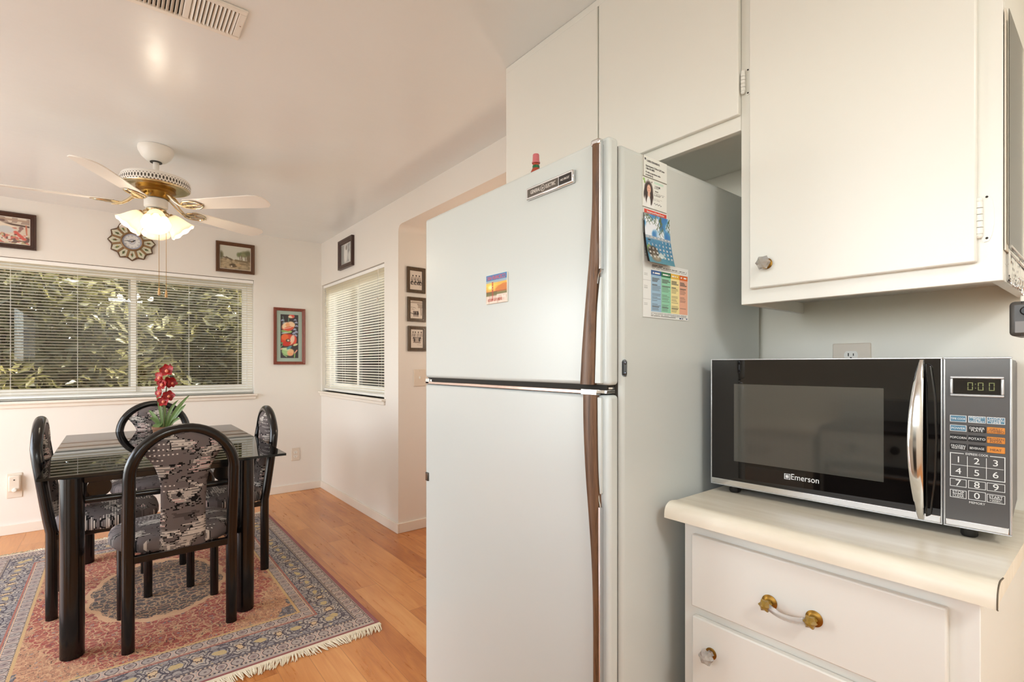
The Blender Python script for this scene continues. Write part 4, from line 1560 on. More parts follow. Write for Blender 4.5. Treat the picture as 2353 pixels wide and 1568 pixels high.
h1 = handle([(.7555, 1.730), (.756, 1.60), (.762, 1.52), (.769, 1.453), (.780, 1.36), (.790, 1.27), (.7955, 1.194)],
            [(.7365, 1.730), (.7375, 1.60), (.739, 1.47), (.7425, 1.44), (.748, 1.36), (.751, 1.27), (.7535, 1.194)], fd)
MB().box(.851, .868, .7500, .7760, 1.738, 1.7530).build('handle_cap', M_CHROME, h1, bevel=.004)
MB().box(.853, .866, .7475, .7520, 1.456, 1.738).tube([(.856, .7490, 1.458), (.857, .7510, 1.451), (.857, .7560, 1.444), (.858, .7605, 1.424)], .0016, 8).build('handle_trim', M_CHROME, h1)
h2 = handle([(.7860, 1.172), (.7850, 1.10), (.7785, 1.0), (.768, .90), (.758, .80), (.7530, .69), (.7525, .5), (.7525, .25)],
            [(.7460, 1.172), (.7450, 1.08), (.7430, 1.0), (.7395, .94), (.7385, .90), (.7380, .80), (.7380, .5), (.7380, .25)], md)
MB().box(.853, .866, .7490, .7535, .23, .916).tube([(.856, .7505, .914), (.857, .7525, .922), (.857, .7555, .930), (.858, .7580, .945)], .0016, 8).build('handle_trim', M_CHROME, h2)
# white finger pockets behind the handles
MB().prism(smooth([(.7535, 1.438), (.762, 1.37), (.7660, 1.28), (.7690, 1.196)]) + [(.7500, 1.196), (.7500, 1.438)], .857, .866, 'yz').build('finger_guard', M_ENAMEL, fd, bevel=.003)
MB().prism(smooth([(.7615, 1.165), (.7605, 1.08), (.7585, 1.0), (.7545, .945)]) + [(.7500, .945), (.7500, 1.165)], .857, .866, 'yz').build('finger_guard', M_ENAMEL, md, bevel=.003)
# name badge on the freezer door
BF = frame((.8648, .9225, 1.6925), (0, -1, 0), (0, 0, 1))
bg = MB().box(-.0865, .0865, -.0155, .0155, 0, .009, BF).build('name_badge', M_CHROME, fd, bevel=.002)
M_BADGE = plain('badge_bronze', (92, 84, 76), .35, .3)
M_BADGE2 = plain('badge_black', (44, 38, 34), .35, .2)
MB().box(-.081, .035, -.0105, .0105, .008, .0096, BF).build('badge_plate', M_BADGE, bg)
MB().box(.038, .081, -.0105, .0105, .008, .0096, BF).build('badge_plate', M_BADGE2, bg)
M_SILVERINK = plain('silver_lettering', (226, 220, 212), .35)
lt = MB()
text('x', 'GENERAL', .0135, BF @ Matrix.Translation((-.0495, 0, .0097)), M_SILVERINK, bg, merge=lt, xscale=.66)
text('x', 'ELECTRIC', .0135, BF @ Matrix.Translation((.0085, 0, .0097)), M_SILVERINK, bg, merge=lt, xscale=.62)
text('x', 'NO FROST', .0075, BF @ Matrix.Translation((.0595, 0, .0097)), M_SILVERINK, bg, merge=lt, xscale=.85)
text('x', 'ge', .0095, BF @ Matrix.Translation((-.0205, .0008, .0097)), M_SILVERINK, bg, merge=lt, xscale=.8)
cpts = [BF @ Vector((-.0205 + .0075 * math.cos(t), .0075 * math.sin(t), .0098)) for t in [i * PI / 16 for i in range(32)]]
lt.tube(cpts, .0006, 6, closed=True)
lt.build('lettering', M_SILVERINK, bg, angle=0)
# little square badge low on the fridge door
B2 = frame((.8648, 1.560, .842), (0, -1, 0), (0, 0, 1))
sb = MB().box(-.009, .009, -.015, .015, 0, .005, B2).build('square_badge', plain('pewter', (96, 88, 80), .35, .8), md, bevel=.002)
MB().box(-.0045, .0045, -.010, .010, .004, .006, B2).build('badge_inlay', M_WALNUT, sb)
# cabinet hinge plate with two screws at the seam
HP = frame((.9095, FY0 + .0002, 1.231), (1, 0, 0), (0, 0, 1))
M_STEEL = plain('brushed_steel', (170, 176, 184), .3, 1)
hp = MB().prism([(.0065 * math.cos(t) + .012, .019 * (1 if math.sin(t) >= 0 else -1) * .7 + .0065 * math.sin(t)) for t in [i * PI / 16 for i in range(33)]], -.001, .003, 'xy', HP).build('hinge_plate', M_STEEL, fr)
for s in (-1, 1):
    MB().lathe([(.001, 0), (.0042, 0), (.0042, .0018), (.0025, .003), (.001, .003)], (0, 0, 0), 14, HP @ Matrix.Translation((.012, s * .012, .003))).build('screw', plain('screw_steel', (110, 114, 122), .3, 1), hp)

# ---------------------------------------------------------------- things on the refrigerator
bt = thing('hot_sauce_bottle', 'small sauce bottle with a pinkish cap standing on top of the refrigerator', 'bottle', (1.0, 1.133, 1.752))
MB().lathe([(.001, 0), (.017, 0), (.018, .004), (.018, .062), (.0165, .072), (.0105, .084), (.0098, .088), (.0098, .104), (.001, .104)], (1.0, 1.133, 1.7525), 24).build('bottle', G('sauce_bottle', (196, 84, 60), .1, 0, .5, **{'Transmission Weight': .3}).mat, bt)
MB().lathe([(.0100, .076), (.0108, .078), (.0108, .091), (.0102, .092)], (1.0, 1.133, 1.7525), 24).build('neck_label', plain('green_foil', (24, 104, 62), .4), bt)
MB().lathe([(.001, .0), (.0105, 0), (.0106, .0018)], (1.0, 1.133, 1.7525 + .0745), 24).build('gold_ring', M_OLDBRASS, bt)
MB().lathe([(.001, .0985), (.0125, .099), (.0125, .1025), (.0105, .104), (.0098, .124), (.0088, .1265), (.001, .127)], (1.0, 1.133, 1.7525), 24).build('cap', plain('pink_cap', (206, 112, 116), .45), bt)

# souvenir magnet
a = Art(70, 60, (240, 160, 60), 60)
v = a.v
for lo, hi, c in ((.0, .30, (226, 206, 190)), (.30, .42, (120, 110, 62)), (.42, .60, (224, 136, 50)), (.60, .72, (242, 178, 70)), (.72, .80, (150, 170, 184)), (.80, 1.01, (62, 124, 176))):
    a.put(((v >= lo) & (v < hi)) * 1.0, c)
a.ell(.24, .58, .24, .13, (250, 214, 90), 0, .6).ell(.22, .57, .10, .06, (255, 244, 170), 0, .5)
a.put((a.v < .66) * (a.v > .38) * (a.u > .45) * (a.v < .44 + .22 * np.sin((a.u - .35) * 2.6)) * .9, (204, 118, 40))
a.put((a.v < .40) * (a.v > .26) * (a.noise(10, 6) > .45) * .8, (104, 96, 48))
a.rect(0, .40, 1, .415, (120, 44, 34))
for x in (.30, .345):
    a.line(x, .12, x, .74, .011, (176, 52, 36))
for y in (.45, .55, .65, .72):
    a.line(.30, y, .345, y, .012, (176, 52, 36))
for i in range(30):
    t = i / 29
    a.line(t, .42 + .26 * ((t - .32) / .68) ** 2 if t > .32 else .42 + .26 * (1 - t / .32) ** 0 - .2 * (1 - abs(t / .32)), min(1, t + .03), .42, .003, (150, 70, 50), .25)
a.rect(.62, .16, .98, .27, (232, 214, 200)); a.put((a.v < .27) * (a.noise(14, 10) > .6) * .5, (196, 160, 140))
mg = thing('fridge_magnet', 'square sunset bridge souvenir magnet on the freezer door', 'magnet', (.865, 1.148, 1.457))
MF = frame((.8648, 1.198, 1.417), (0, -1, 0), (0, 0, 1))
MB().box(0, .100, 0, .0845, 0, .0045, MF).build('magnet_block', M_PAPERM, mg, bevel=.0008)
o_ = MF @ Vector((.0005, .0005, .0047))
a.sheet('print', PRINT_GLOSS, mg, o_, Vector((0, -.099, 0)), Vector((0, 0, .0835)))
MT = plain('magnet_red_letters', (206, 90, 96), .4)
t_ = MB()
text('x', 'SAN FRANCISCO', .0165, MF @ Matrix.Translation((.050, .0745, .0049)), MT, mg, merge=t_, xscale=.70)
t_.build('lettering', MT, mg, angle=0)
t_ = MB()
text('x', 'GOLDEN GATE BRIDGE', .0115, MF @ Matrix.Translation((.044, .0105, .0049)), MT, mg, merge=t_, xscale=.58)
t_.build('lettering', plain('magnet_brick_letters', (180, 74, 52), .4), mg, angle=0)

# papers on the side of the refrigerator (side plane Y = FY0, seen from -Y)
SY = FY0 - .0006


def paper(name, label, cat, x0, x1, z0, z1, art, group=None, thick=.0012, mat=None, bend=None):
    root = thing(name, label, cat, ((x0 + x1) / 2, SY, (z0 + z1) / 2), 0, group)
    MB().box(x0, x1, SY - thick, SY, z0, z1).build('backing', M_PAPERM, root)
    art.sheet('print', mat or PRINT_GLOSS, root, (x0, SY - thick - .0003, z0), (x1 - x0, 0, 0), (0, 0, z1 - z0))
    return root


def sideframe(x, z, d=.0018):
    return frame((x, SY - d, z), (1, 0, 0), (0, 0, 1))


CARD = (228, 230, 224)
a = Art(90, 70, CARD, 70)
a.rect(0, 0, .012, 1, (120, 116, 108)).rect(0, 0, 1, .016, (120, 116, 108))
a.ell(.085, .86, .035, .05, (70, 70, 74)).rect(.06, .78, .075, .85, (70, 70, 74)).rect(.10, .78, .11, .85, (70, 70, 74))
p1 = paper('appointment_card', 'white printed appointment phone card, topmost on the refrigerator side', 'card', .990, 1.087, 1.694, 1.744, a, 'cards and papers on the refrigerator side')
t_ = MB()
for s, sz, x, z in (('KAISER PERMANENTE.', .0068, .0135, .0395), ('Appointments & Advice Call Center', .0066, .009, .0272), ('1-866-454-8855', .0070, .009, .0205), ('Or make an appointment online', .0058, .009, .0118), ('at www.kp.org', .0062, .009, .0055)):
    text('x', s, sz, sideframe(.990 + x, 1.694 + z), M_INK, p1, 'LEFT', merge=t_, xscale=.80)
t_.build('lettering', plain('grey_ink', (112, 110, 108), .6), p1, angle=0)

a = Art(110, 80, CARD, 71)
a.rect(0, 0, .42, 1, (226, 228, 220)).ell(.05, .92, .04, .05, (150, 190, 110)).ell(.08, .84, .03, .05, (130, 170, 90)).ell(.37, .9, .02, .025, (60, 60, 60)).ell(.22, .95, .02, .02, (150, 150, 146))
a.ell(.24, .60, .17, .30, (56, 38, 34)).ell(.13, .42, .09, .24, (52, 36, 32)).ell(.34, .40, .09, .24, (56, 40, 34)).ell(.24, .10, .22, .34, (232, 234, 232))
a.ell(.17, .36, .06, .20, (54, 38, 34)).ell(.34, .32, .06, .20, (54, 38, 34)).ell(.25, .44, .05, .12, (222, 178, 156)).ell(.25, .64, .075, .15, (226, 180, 156)).ell(.25, .585, .03, .012, (196, 110, 100)).ell(.22, .67, .012, .012, (70, 50, 44)).ell(.28, .67, .012, .012, (70, 50, 44)).ell(.24, .18, .08, .22, (236, 238, 236))
a.rect(.46, .88, .86, .95, (196, 222, 206))
for (x0, x1, y, h, c) in ((.46, .84, .80, .03, (90, 88, 86)), (.46, .66, .74, .015, (140, 138, 134)), (.46, .64, .63, .02, (110, 108, 104)), (.46, .90, .57, .012, (130, 128, 124)), (.46, .86, .53, .012, (130, 128, 124)), (.46, .72, .49, .012, (130, 128, 124)), (.46, .80, .38, .012, (170, 168, 164)), (.46, .7, .34, .012, (180, 178, 174))):
    a.put(((a.u > x0) & (a.u < x1) & (abs(a.v - y) < h)) * (a.noise(40, 1) > .28), c)
for k in range(9):
    a.line(.46 + k * .035, .2 + .03 * math.sin(k * 2.1), .495 + k * .035, .2 + .03 * math.sin(k * 2.1 + 2.1), .008, (110, 108, 112))
a.rect(0, 0, 1, .014, (150, 148, 142))
paper('business_card', 'card with a portrait of a long haired person in a white coat, above the calendar', 'card', .988, 1.086, 1.620, 1.692, a, 'cards and papers on the refrigerator side')

a = Art(60, 80, (234, 234, 230), 72)
a.rect(.03, .90, .97, .975, (204, 62, 44))
for k in range(14):
    y = .84 - k * .055
    a.put(((abs(a.v - y) < .008) & (a.u > .06) & (a.u < .9)) * (a.noise(30, 1) > .3), (150, 150, 150))
p3_ = paper('emergency_card', 'card with a red heading mostly hidden under the hanging calendar', 'card', .991, 1.088, 1.487, 1.6185, a, 'cards and papers on the refrigerator side')
t_ = MB()
text('x', 'Emergency and Hospital Services', .0066, sideframe(1.0395, 1.6105), M_WHITEINK, p3_, merge=t_, xscale=.80)
t_.build('lettering', M_WHITEINK, p3_, angle=0)

# hanging month calendar, its pages curling away from the door
a = Art(100, 130, (70, 140, 190), 73)
n1, n2 = a.noise(6, 5), a.noise(14, 10)
a.put((a.v > .52) * np.clip((n1 * .7 + n2 * .3 - .36) * 4, 0, 1), (226, 232, 240)).put((a.v > .52) * np.clip((.36 - n1) * 3, 0, 1), (54, 112, 178))
a.rect(0, .50, 1, .56, (150, 164, 176)).put((a.v < .50) * 1.0, (62, 122, 160)).put((a.v < .5) * (n2 > .5) * .4, (84, 146, 180)).put((a.v < .28) * np.clip((.28 - a.v) * 3, 0, 1), (86, 140, 150))
for (x0, y0, x1, y1) in ((.62, 1.0, .58, .60), (.62, 1.0, .72, .70), (.62, 1.0, .48, .72), (.98, 1.0, .96, .72), (.98, 1, .86, .80), (.02, 1, .16, .84), (.05, 1, .28, .86), (.1, 1, .34, .90), (.44, 1, .40, .84), (.62, 1, .66, .64)):
    for k in range(7):
        t = k / 6
        x, y = x0 + (x1 - x0) * t, y0 + (y1 - y0) * t
        a.line(x, y, x + .05 - .10 * (k % 2), y - .05, .009, (70, 96, 70) if k % 2 else (96, 118, 76), .9)
    a.line(x0, y0, x1, y1, .010, (78, 92, 60))
a.ell(.13, .47, .06, .015, (40, 50, 54))
a.ell(.1, .28, .1, .09, (122, 150, 84)).ell(.22, .24, .2, .11, (62, 52, 42)).ell(.30, .17, .16, .10, (96, 84, 70)).ell(.30, .10, .18, .07, (120, 114, 98)).ell(.52, .17, .12, .05, (190, 206, 204)).ell(.32, .12, .10, .05, (150, 140, 120)).ell(.36, .2, .05, .035, (52, 46, 40))
cal = thing('wall_calendar', 'beach photo month calendar hanging on the refrigerator side, pages curling', 'calendar', (1.045, SY, 1.545))
CX0, CW, CZ0, CH = .991, .104, 1.484, .121
cb = lambda u_, v_: .003 + .016 * (1 - v_) ** 2.2
a.sheet('page', PRINT_GLOSS, cal, (CX0, SY - .0012, CZ0), (CW, 0, 0), (.006 * 0, 0, CH), bend=cb)
rows = []
m = MB()
for off in (.0010, .0030, .0050):
    rows = [[(CX0 + .002 * k - off * .3, SY - .0012 - cb(0, v_) + off, CZ0 + v_ * CH + off * .4) for k in (0,)] + [(CX0 + CW - .001, SY - .0012 - cb(0, v_) + off, CZ0 + v_ * CH + off * .4)] for v_ in [i / 14 for i in range(15)]]
    m.grid(rows)
m.build('under_pages', plain('page_backs', (70, 66, 62), .6), cal, sheet=True)
t_ = MB()
days = 'SUN MON TUE WED THU FRI SAT'.split()
for k, d_ in enumerate(days):
    v_ = .53
    text('x', d_, .0042, frame((CX0 + CW * (.09 + k * .138), SY - .0018 - cb(0, v_), CZ0 + v_ * CH), (1, 0, 0), (0, 0, 1)), M_WHITEINK, cal, merge=t_, xscale=.8)
for dd in range(1, 32):
    k = dd + 3
    c_, r_ = k % 7, k // 7
    v_ = .465 - r_ * .083
    z_ = CZ0 + v_ * CH
    sl_ = .016 * 2.2 * (1 - v_) ** 1.2 / CH
    text('x', str(dd), .0074, frame((CX0 + CW * (.09 + c_ * .138), SY - .0019 - cb(0, v_), z_), (1, 0, 0), (0, sl_, 1)), M_WHITEINK, cal, merge=t_)
t_.build('date_numbers', M_WHITEINK, cal, angle=0)

# colour coded chart
a = Art(130, 120, (228, 230, 228), 74)
cols = ((.17, .385, (34, 84, 146), (150, 182, 206)), (.385, .590, (20, 106, 62), (140, 200, 168)), (.590, .785, (222, 176, 66), (238, 222, 160)), (.785, 1.0 - .02, (214, 104, 44), (228, 172, 146)))
for k, (x0, x1, h_, c) in enumerate(cols):
    a.rect(x0, .115, x1, .86, c).rect(x0, .765 if k else .775, x1, .86, h_)
    r_ = np.random.default_rng(k)
    bars = [.72, .695, .67, .60, .578, .555, .53, .505, .46, .435, .41, .38, .355, .32, .29, .25, .228, .205, .175, .15]
    for i, y in enumerate(bars):
        if k == 3 and y < .33 and i % 4:
            continue
        w_ = (x1 - x0) * (.5 + .38 * r_.random())
        xs = x0 + (x1 - x0) * .08
        a.put(((a.u > xs) & (a.u < xs + w_) & (abs(a.v - y) < .0062)) * 1.0, (84, 84, 80), ) if i not in (8, 14) else None
    a.put(((a.u > x0 + .03) & (a.u < x1 - .03) & (abs(a.v - .815) < .014)) * (a.noise(50, 1) > .3), (236, 236, 230))
for y in (.955, .930, .900):
    a.put(((a.u > .18) & (a.u < (.42 if y > .95 else .96)) & (abs(a.v - y) < .006)) * (a.noise(60, 1) > .2), (110, 110, 108))
for y in (.09, .075, .06, .045, .030):
    a.put(((a.u > .17) & (a.u < .7 + .25 * (y > .05)) & (abs(a.v - y) < .004)) * (a.noise(60, 1) > .2), (140, 140, 138))
for y in (.78, .76, .56, .54, .52, .50, .25, .23):
    a.rect(.03, y - .004, .10, y + .004, (160, 160, 158))
a.put(((a.u > .79) & (a.u < .97) & (abs(a.v - .035) < .012)) * (a.noise(50, 1) > .35), (60, 80, 120))
for e_ in ((0, 0, .006, 1), (.994, 0, 1, 1), (0, 0, 1, .007)):
    a.rect(*e_, (176, 178, 176))
a.line(0, .665, .17, .665, .003, (190, 190, 190)); a.line(0, .33, .17, .33, .003, (190, 190, 190))
paper('colour_chart', 'printed chart with blue, green, yellow and orange columns, lowest on the refrigerator side', 'paper', .989, 1.185, 1.354, 1.490, a, 'cards and papers on the refrigerator side', thick=.0006)


# ================================================================ kitchen cabinets
def glass_knob(c, par, r=.0185):
    """faceted glass knob whose axis points to -X, c on the door face"""
    m4 = Matrix.Translation(c) @ Matrix.Rotation(R(-90), 4, 'Y')
    MB().lathe([(.001, 0), (.0125, 0), (.0130, .0015), (.010, .003), (.001, .004)], (0, 0, 0), 28, m4).build('knob_rosette', M_OLDBRASS, par)
    MB().lathe([(.001, .003), (.0085, .003), (.0075, .010), (r * .85, .018), (r, .023), (r * .86, .029), (r * .45, .034), (.001, .036)], (0, 0, 0), 12, m4, star=lambda k: 1 if k % 2 else .80).build('glass_knob', M_CLEAR, par, angle=0)


def hinge(c, par, h=.075):
    x, y, z = c
    m = MB()
    m.prism([(y - .014, z - h * .42), (y - .010, z - h * .56), (y - .003, z - h * .58), (y + .0, z - h * .5), (y, z + h * .5), (y - .003, z + h * .58), (y - .010, z + h * .56), (y - .014, z + h * .42), (y - .0165, z + h * .2), (y - .0165, z - h * .2)], x - .002, x, 'yz')
    for k in range(5):
        z0 = z - h * .38 + k * h * .155
        m.tube([(x - .007, y + .003, z0), (x - .007, y + .003, z0 + h * .140)], .0058, 12)
    m.sphere((x - .007, y + .003, z - h * .42), .0055, 10).sphere((x - .007, y + .003, z + h * .43), .0055, 10)
    o = m.build('hinge', M_CAB, par)
    sc_ = MB()
    for s in (-1, 1):
        sc_.sphere((x - .002, y - .007, z + s * h * .49), .0022, 8)
    sc_.build('hinge_screw', M_DARK, o)


CX_ = 1.262   # face of the upper frames
U1 = thing('upper_cabinet', 'white double door wall cabinet above the refrigerator', 'cabinet', (1.44, 1.115, 1.85))
b = MB()
b.box(CX_ + .02, 1.62, .6305, 1.600, 1.885, ZC - .001)
b.box(CX_, CX_ + .02, .6305, 1.600, 1.845, ZC - .001)
b.build('carcass', M_CAB, U1, bevel=.0015)
MB().box(CX_ - .012, CX_ + .004, .6305, 1.603, 2.428, ZC - .001).build('top_trim', M_CAB, U1, bevel=.002)
d1 = MB().box(CX_ - .015, CX_ - .0005, .6303, 1.1005, 1.882, 2.4265).build('door', M_CAB, U1, bevel=.0025)
d2 = MB().box(CX_ - .015, CX_ - .0005, 1.1065, 1.598, 1.882, 2.4265).build('door', M_CAB, U1, bevel=.0025)

U2 = thing('upper_cabinet', 'white single door wall cabinet with a glass knob above the microwave', 'cabinet', (1.44, .38, 1.393))
b = MB()
b.box(CX_ + .019, 1.62, .146, .6300, 1.425, ZC - .001)
b.box(CX_, CX_ + .019, .146, .6300, 1.393, ZC - .001)
b.box(CX_ + .019, 1.62, .146, .164, 1.393, 1.4250)
b.box(CX_ + .019, 1.62, .6165, .6300, 1.393, 1.4250)
b.build('carcass', M_CAB, U2, bevel=.0015)
dd = MB().box(CX_ - .017, CX_ - .0005, .180, .6015, 1.430, 2.43).build('door', M_CAB, U2, bevel=.003)
glass_knob((CX_ - .017, .557, 1.486), dd)
hinge((CX_, .1745, 1.512), U2, .078)
hinge((CX_, .6185, 1.962), U2, .060)

# countertop with a rolled front edge
ct = thing('countertop', 'cream laminate countertop with a rolled front edge under the microwave', 'countertop', (1.33, .41, .871))
prof = [(1.6195, .905), (1.085, .905), (1.074, .9062), (1.062, .9078), (1.052, .9072), (1.044, .9045), (1.0375, .9000), (1.0335, .8945), (1.0312, .888), (1.030, .880), (1.030, .8715), (1.034, .870), (1.052, .870), (1.052, .8755), (1.6195, .8755)]
M_LAM = G('cream_laminate', (236, 226, 207), .38)
_x, _y, _z = M_LAM.xyz()
_n = M_LAM.noise(M_LAM.vec(_x * 9.0, _y * 1.2, _z), 4, 4, .6)
M_LAM.base(M_LAM.ramp(_n, [(.3, (226, 214, 192)), (.7, (241, 232, 214))]))
M_LAM = M_LAM.mat
top_ = MB().prism(prof, .126, .702, 'xz').build('worktop', M_LAM, ct, angle=30)
em = MB()
em.tube([(x, .1255, z) for x, z in prof[1:12]], .0011, 6)
em.build('edge_seam', plain('dark_seam', (96, 84, 66), .6), ct)

B1 = thing('base_cabinet', 'white base cabinet with one drawer and a door under the microwave', 'cabinet', (1.35, .41, 0))
b = MB().box(1.075, 1.62, .150, .675, .10, .8750).box(1.13, 1.62, .155, .67, 0, .102)
b.build('carcass', M_CAB, B1, bevel=.0015)
dr = MB().box(1.058, 1.0745, .188, .648, .672, .8405).build('drawer', M_CAB, B1, bevel=.003)
do_ = MB().box(1.058, 1.0745, .187, .6455, .115, .650).build('door', M_CAB, B1, bevel=.003)
glass_knob((1.058, .597, .582), do_)


def glass_pull(par, x, ya, yb, z):
    for y in (ya, yb):
        ros, st_ = MB(), MB()
        m4 = Matrix.Translation((x, y, z)) @ Matrix.Rotation(R(-90), 4, 'Y')
        ros.lathe([(.001, 0), (.0150, 0), (.0155, .002), (.012, .004), (.0085, .006), (.001, .006)], (0, 0, 0), 28, m4)
        st_.lathe([(.001, .005), (.008, .005), (.0085, .016), (.0135, .021), (.0125, .026), (.006, .031), (.001, .032)], (0, 0, 0), 12, m4, star=lambda k: 1 if k % 2 else .74)
        ros.build('pull_rosette', M_OLDBRASS, par)
        st_.build('pull_post', M_AMBER, par, angle=0)
    P = []
    for i in range(17):
        t = i / 16
        P.append((x - .018 - .010 * math.sin(PI * t), ya + (yb - ya) * t, z - .006 * math.sin(PI * t)))
    MB().tube(P, .0068, 10, flat=.8).build('glass_pull', M_CLEAR, par, angle=50)


glass_pull(dr, 1.058, .468, .384, .747)

kt, K4 = outlet('wall_outlet', 'cream double wall outlet peeking out above the microwave', 'outlet', (XW, .4925, 1.245), (0, -1, 0), (0, 0, 1), .093, .108, 'duplex', M_PLATE)

# ================================================================ microwave oven
mwv = thing('microwave_oven', 'black fronted silver microwave oven on the cream countertop', 'microwave', (1.235, .698, .905), R(-86.03))
FT = .020
M_MWB = plain('charcoal_case', (78, 76, 76), .35, .4)
M_MWSILVER = plain('silver_trim', (200, 202, 204), .2, .6)
M_MWBLACK = plain('black_door_glass', (15, 12, 11), .03, 0, **{'Specular IOR Level': .6})
g = G('mesh_window', (104, 102, 96), .05, .22, .8)
x, y, z = g.xyz()
_d = (((x / .0024).fract() - .5).abs() < .25) * (((z / .0024).fract() - .5).abs() < .25)
g.base(g.mix(_d * .5, (84, 82, 76), (52, 50, 47)))
M_MWWIN = g.mat
M_MWPANEL = plain('grey_control_panel', (86, 84, 83), .2)
def part(mb, name, mat, par=mwv, **k): return mb.build(name, mat, par, world=False, **k)
W_, H_, D_ = .5634, .3285, .335
part(MB().box(.004, W_ - .004, .012, D_, FT, FT + H_ - .003), 'case', M_MWB, bevel=.008)
fm_ = MB()
# silver surround of door and of the control panel
def ring(mb, x0, x1, z0, z1, t, y0, y1):
    mb.box(x0, x1, y0, y1, z0, z0 + t).box(x0, x1, y0, y1, z1 - t, z1).box(x0, x0 + t, y0, y1, z0 + t, z1 - t).box(x1 - t, x1, y0, y1, z0 + t, z1 - t)
ring(fm_, 0, .4672, FT, FT + H_, .0028, -.001, .014)
dor = part(MB().box(.0010, .4665, .0, .014, FT + .001, FT + H_ - .001), 'door', M_MWBLACK)
part(fm_, 'door_trim', M_MWSILVER, dor, bevel=.0008)
part(MB().box(.0028, .4645, -.0016, .001, FT + .0025, FT + .0165), 'chrome_strip', M_CHROME, dor, bevel=.0012)
part(MB().box(.0612, .3735, -.0012, .002, FT + .067, FT + .2645), 'viewing_window', M_MWWIN, dor)
# logo
t_ = MB()
F4 = lambda x_, z_, d=.0015: Matrix(((1, 0, 0, x_), (0, 0, -1, -d), (0, 1, 0, z_ + FT), (0, 0, 0, 1)))
text('x', 'Emerson', .0195, F4(.2245, .0485), M_WHITEINK, dor, merge=t_, xscale=.86)
ring(t_, .1805, .1935, FT + .0415, FT + .0545, .0012, -.0018, -.0006)
t_.box(.1835, .1885, -.0018, -.0006, FT + .0445, FT + .0515).box(.1890, .1905, -.0018, -.0006, FT + .0445, FT + .0515)
wi = plain('white_logo', (226, 226, 226), .4)
lg = MB(); lg.v, lg.f = t_.v, t_.f
part(lg, 'logo', wi, dor, angle=0)
# bowed chrome handle
rows = []
for i in range(41):
    t = i / 40
    z = FT + .004 + t * .320
    s = math.sin(PI * t)
    xl = .4312 - .0145 * s ** .8 if t > .0 else .4312
    xl = .4300 + .0015 * t - .0135 * math.sin(PI * t) ** .9
    xr = .4398 + .0018 * math.sin(PI * t)
    yo = -.004 - .032 * math.sin(PI * t) ** .75
    rows.append([(xl, yo + .010, z), (xl, yo + .003, z), (xl + (xr - xl) * .25, yo, z), (xl + (xr - xl) * .75, yo, z), (xr, yo + .003, z), (xr, yo + .010, z)])
m = MB().grid(rows)
for j in range(40):
    m.f.append((j * 6, j * 6 + 5, (j + 1) * 6 + 5, (j + 1) * 6))
m.f += [tuple(range(6)), tuple(range(240, 246))]
part(m, 'door_handle', M_CHROME, dor, angle=50)
# dark plinth that carries the handle
part(MB().prism([(.442, FT + .010), (.4435, FT + .17), (.442, FT + .318), (.452, FT + .312), (.458, FT + .25), (.460, FT + .17), (.458, FT + .09), (.451, FT + .016)], -.006, .001, 'xz'), 'handle_mount', M_MWBLACK, dor, bevel=.003)
# control panel
pan = part(MB().box(.4695, W_ - .001, 0, .014, FT + .001, FT + H_ - .001), 'control_panel', M_MWPANEL, bevel=.002)
rg = MB()
ring(rg, .4685, W_, FT, FT + H_, .0030, -.001, .014)
part(rg, 'panel_trim', M_MWSILVER, pan, bevel=.001)
part(MB().box(.4720, W_ - .0035, -.0016, .001, FT + .0030, FT + .0150), 'chrome_strip', M_CHROME, pan, bevel=.0012)
rg = MB()
ring(rg, .4784, .5535, FT + .2535, FT + .2922, .0045, -.004, .001)
part(rg, 'display_bezel', M_MWSILVER, pan, bevel=.0016)
part(MB().box(.4820, .5500, -.0012, .001, FT + .257, FT + .289), 'display', M_MWBLACK, pan)
# dim seven segment digits 0:00
sg = MB()
def seg0(x0, z0, w_, h_):
    t = .0014
    sl_ = .002
    for (xa, xb, za, zb) in ((0, w_, 0, t), (0, w_, h_ - t, h_), (0, t, 0, h_ / 2 - .0006), (0, t, h_ / 2 + .0006, h_), (w_ - t, w_, 0, h_ / 2 - .0006), (w_ - t, w_, h_ / 2 + .0006, h_)):
        sg.box(x0 + xa, x0 + xb, -.0016, -.0011, FT + z0 + za, FT + z0 + zb)
for xx in (.5035, .5180, .5330):
    seg0(xx, .2655, .0078, .0150)
sg.box(.5141, .5155, -.0016, -.0011, FT + .2765, FT + .2780).box(.5141, .5155, -.0016, -.0011, FT + .2690, FT + .2705)
part(sg, 'display_digits', plain('dim_green_segments', (112, 116, 66), .5), pan, angle=0)
M_BLUEKEY = plain('blue_key', (70, 116, 140), .35)
M_BLACKKEY = plain('black_key', (22, 20, 20), .3)
M_ORANGEKEY = plain('orange_key', (208, 130, 40), .4)
M_KEYTXT = plain('key_white', (224, 224, 220), .45)
M_KEYTXT2 = plain('key_brown', (96, 60, 30), .5)
xs = ((.4784, .5022), (.5046, .5288), (.5302, .5545))
def key(c, z0, z1, mat, lines, txt, size, outline=True):
    x0, x1 = xs[c]
    k_ = part(MB().box(x0, x1, -.0010, .001, FT + z0, FT + z1), 'button', mat, pan, bevel=.0012)
    m_ = MB()
    if outline:
        ring(m_, x0, x1, FT + z0, FT + z1, .0008, -.0013, -.0006)
    hgt = z1 - z0
    for i, s in enumerate(lines):
        zz = z0 + hgt * (1 - (i + .5) / len(lines)) if len(lines) > 1 else (z0 + z1) / 2
        if len(lines) > 1:
            zz = (z0 + z1) / 2 + (len(lines) / 2 - i - .5) * size * .74
        text('x', s, size, F4((x0 + x1) / 2, zz - .0004, .0012), txt, pan, merge=m_, xscale=min(1.0, .021 / max(.001, len(s) * size * .60)))
    part(m_, 'button_legend', txt, pan, angle=0)
rws = ((.2040, .2165), (.1860, .1978), (.1680, .1798), (.1500, .1620))
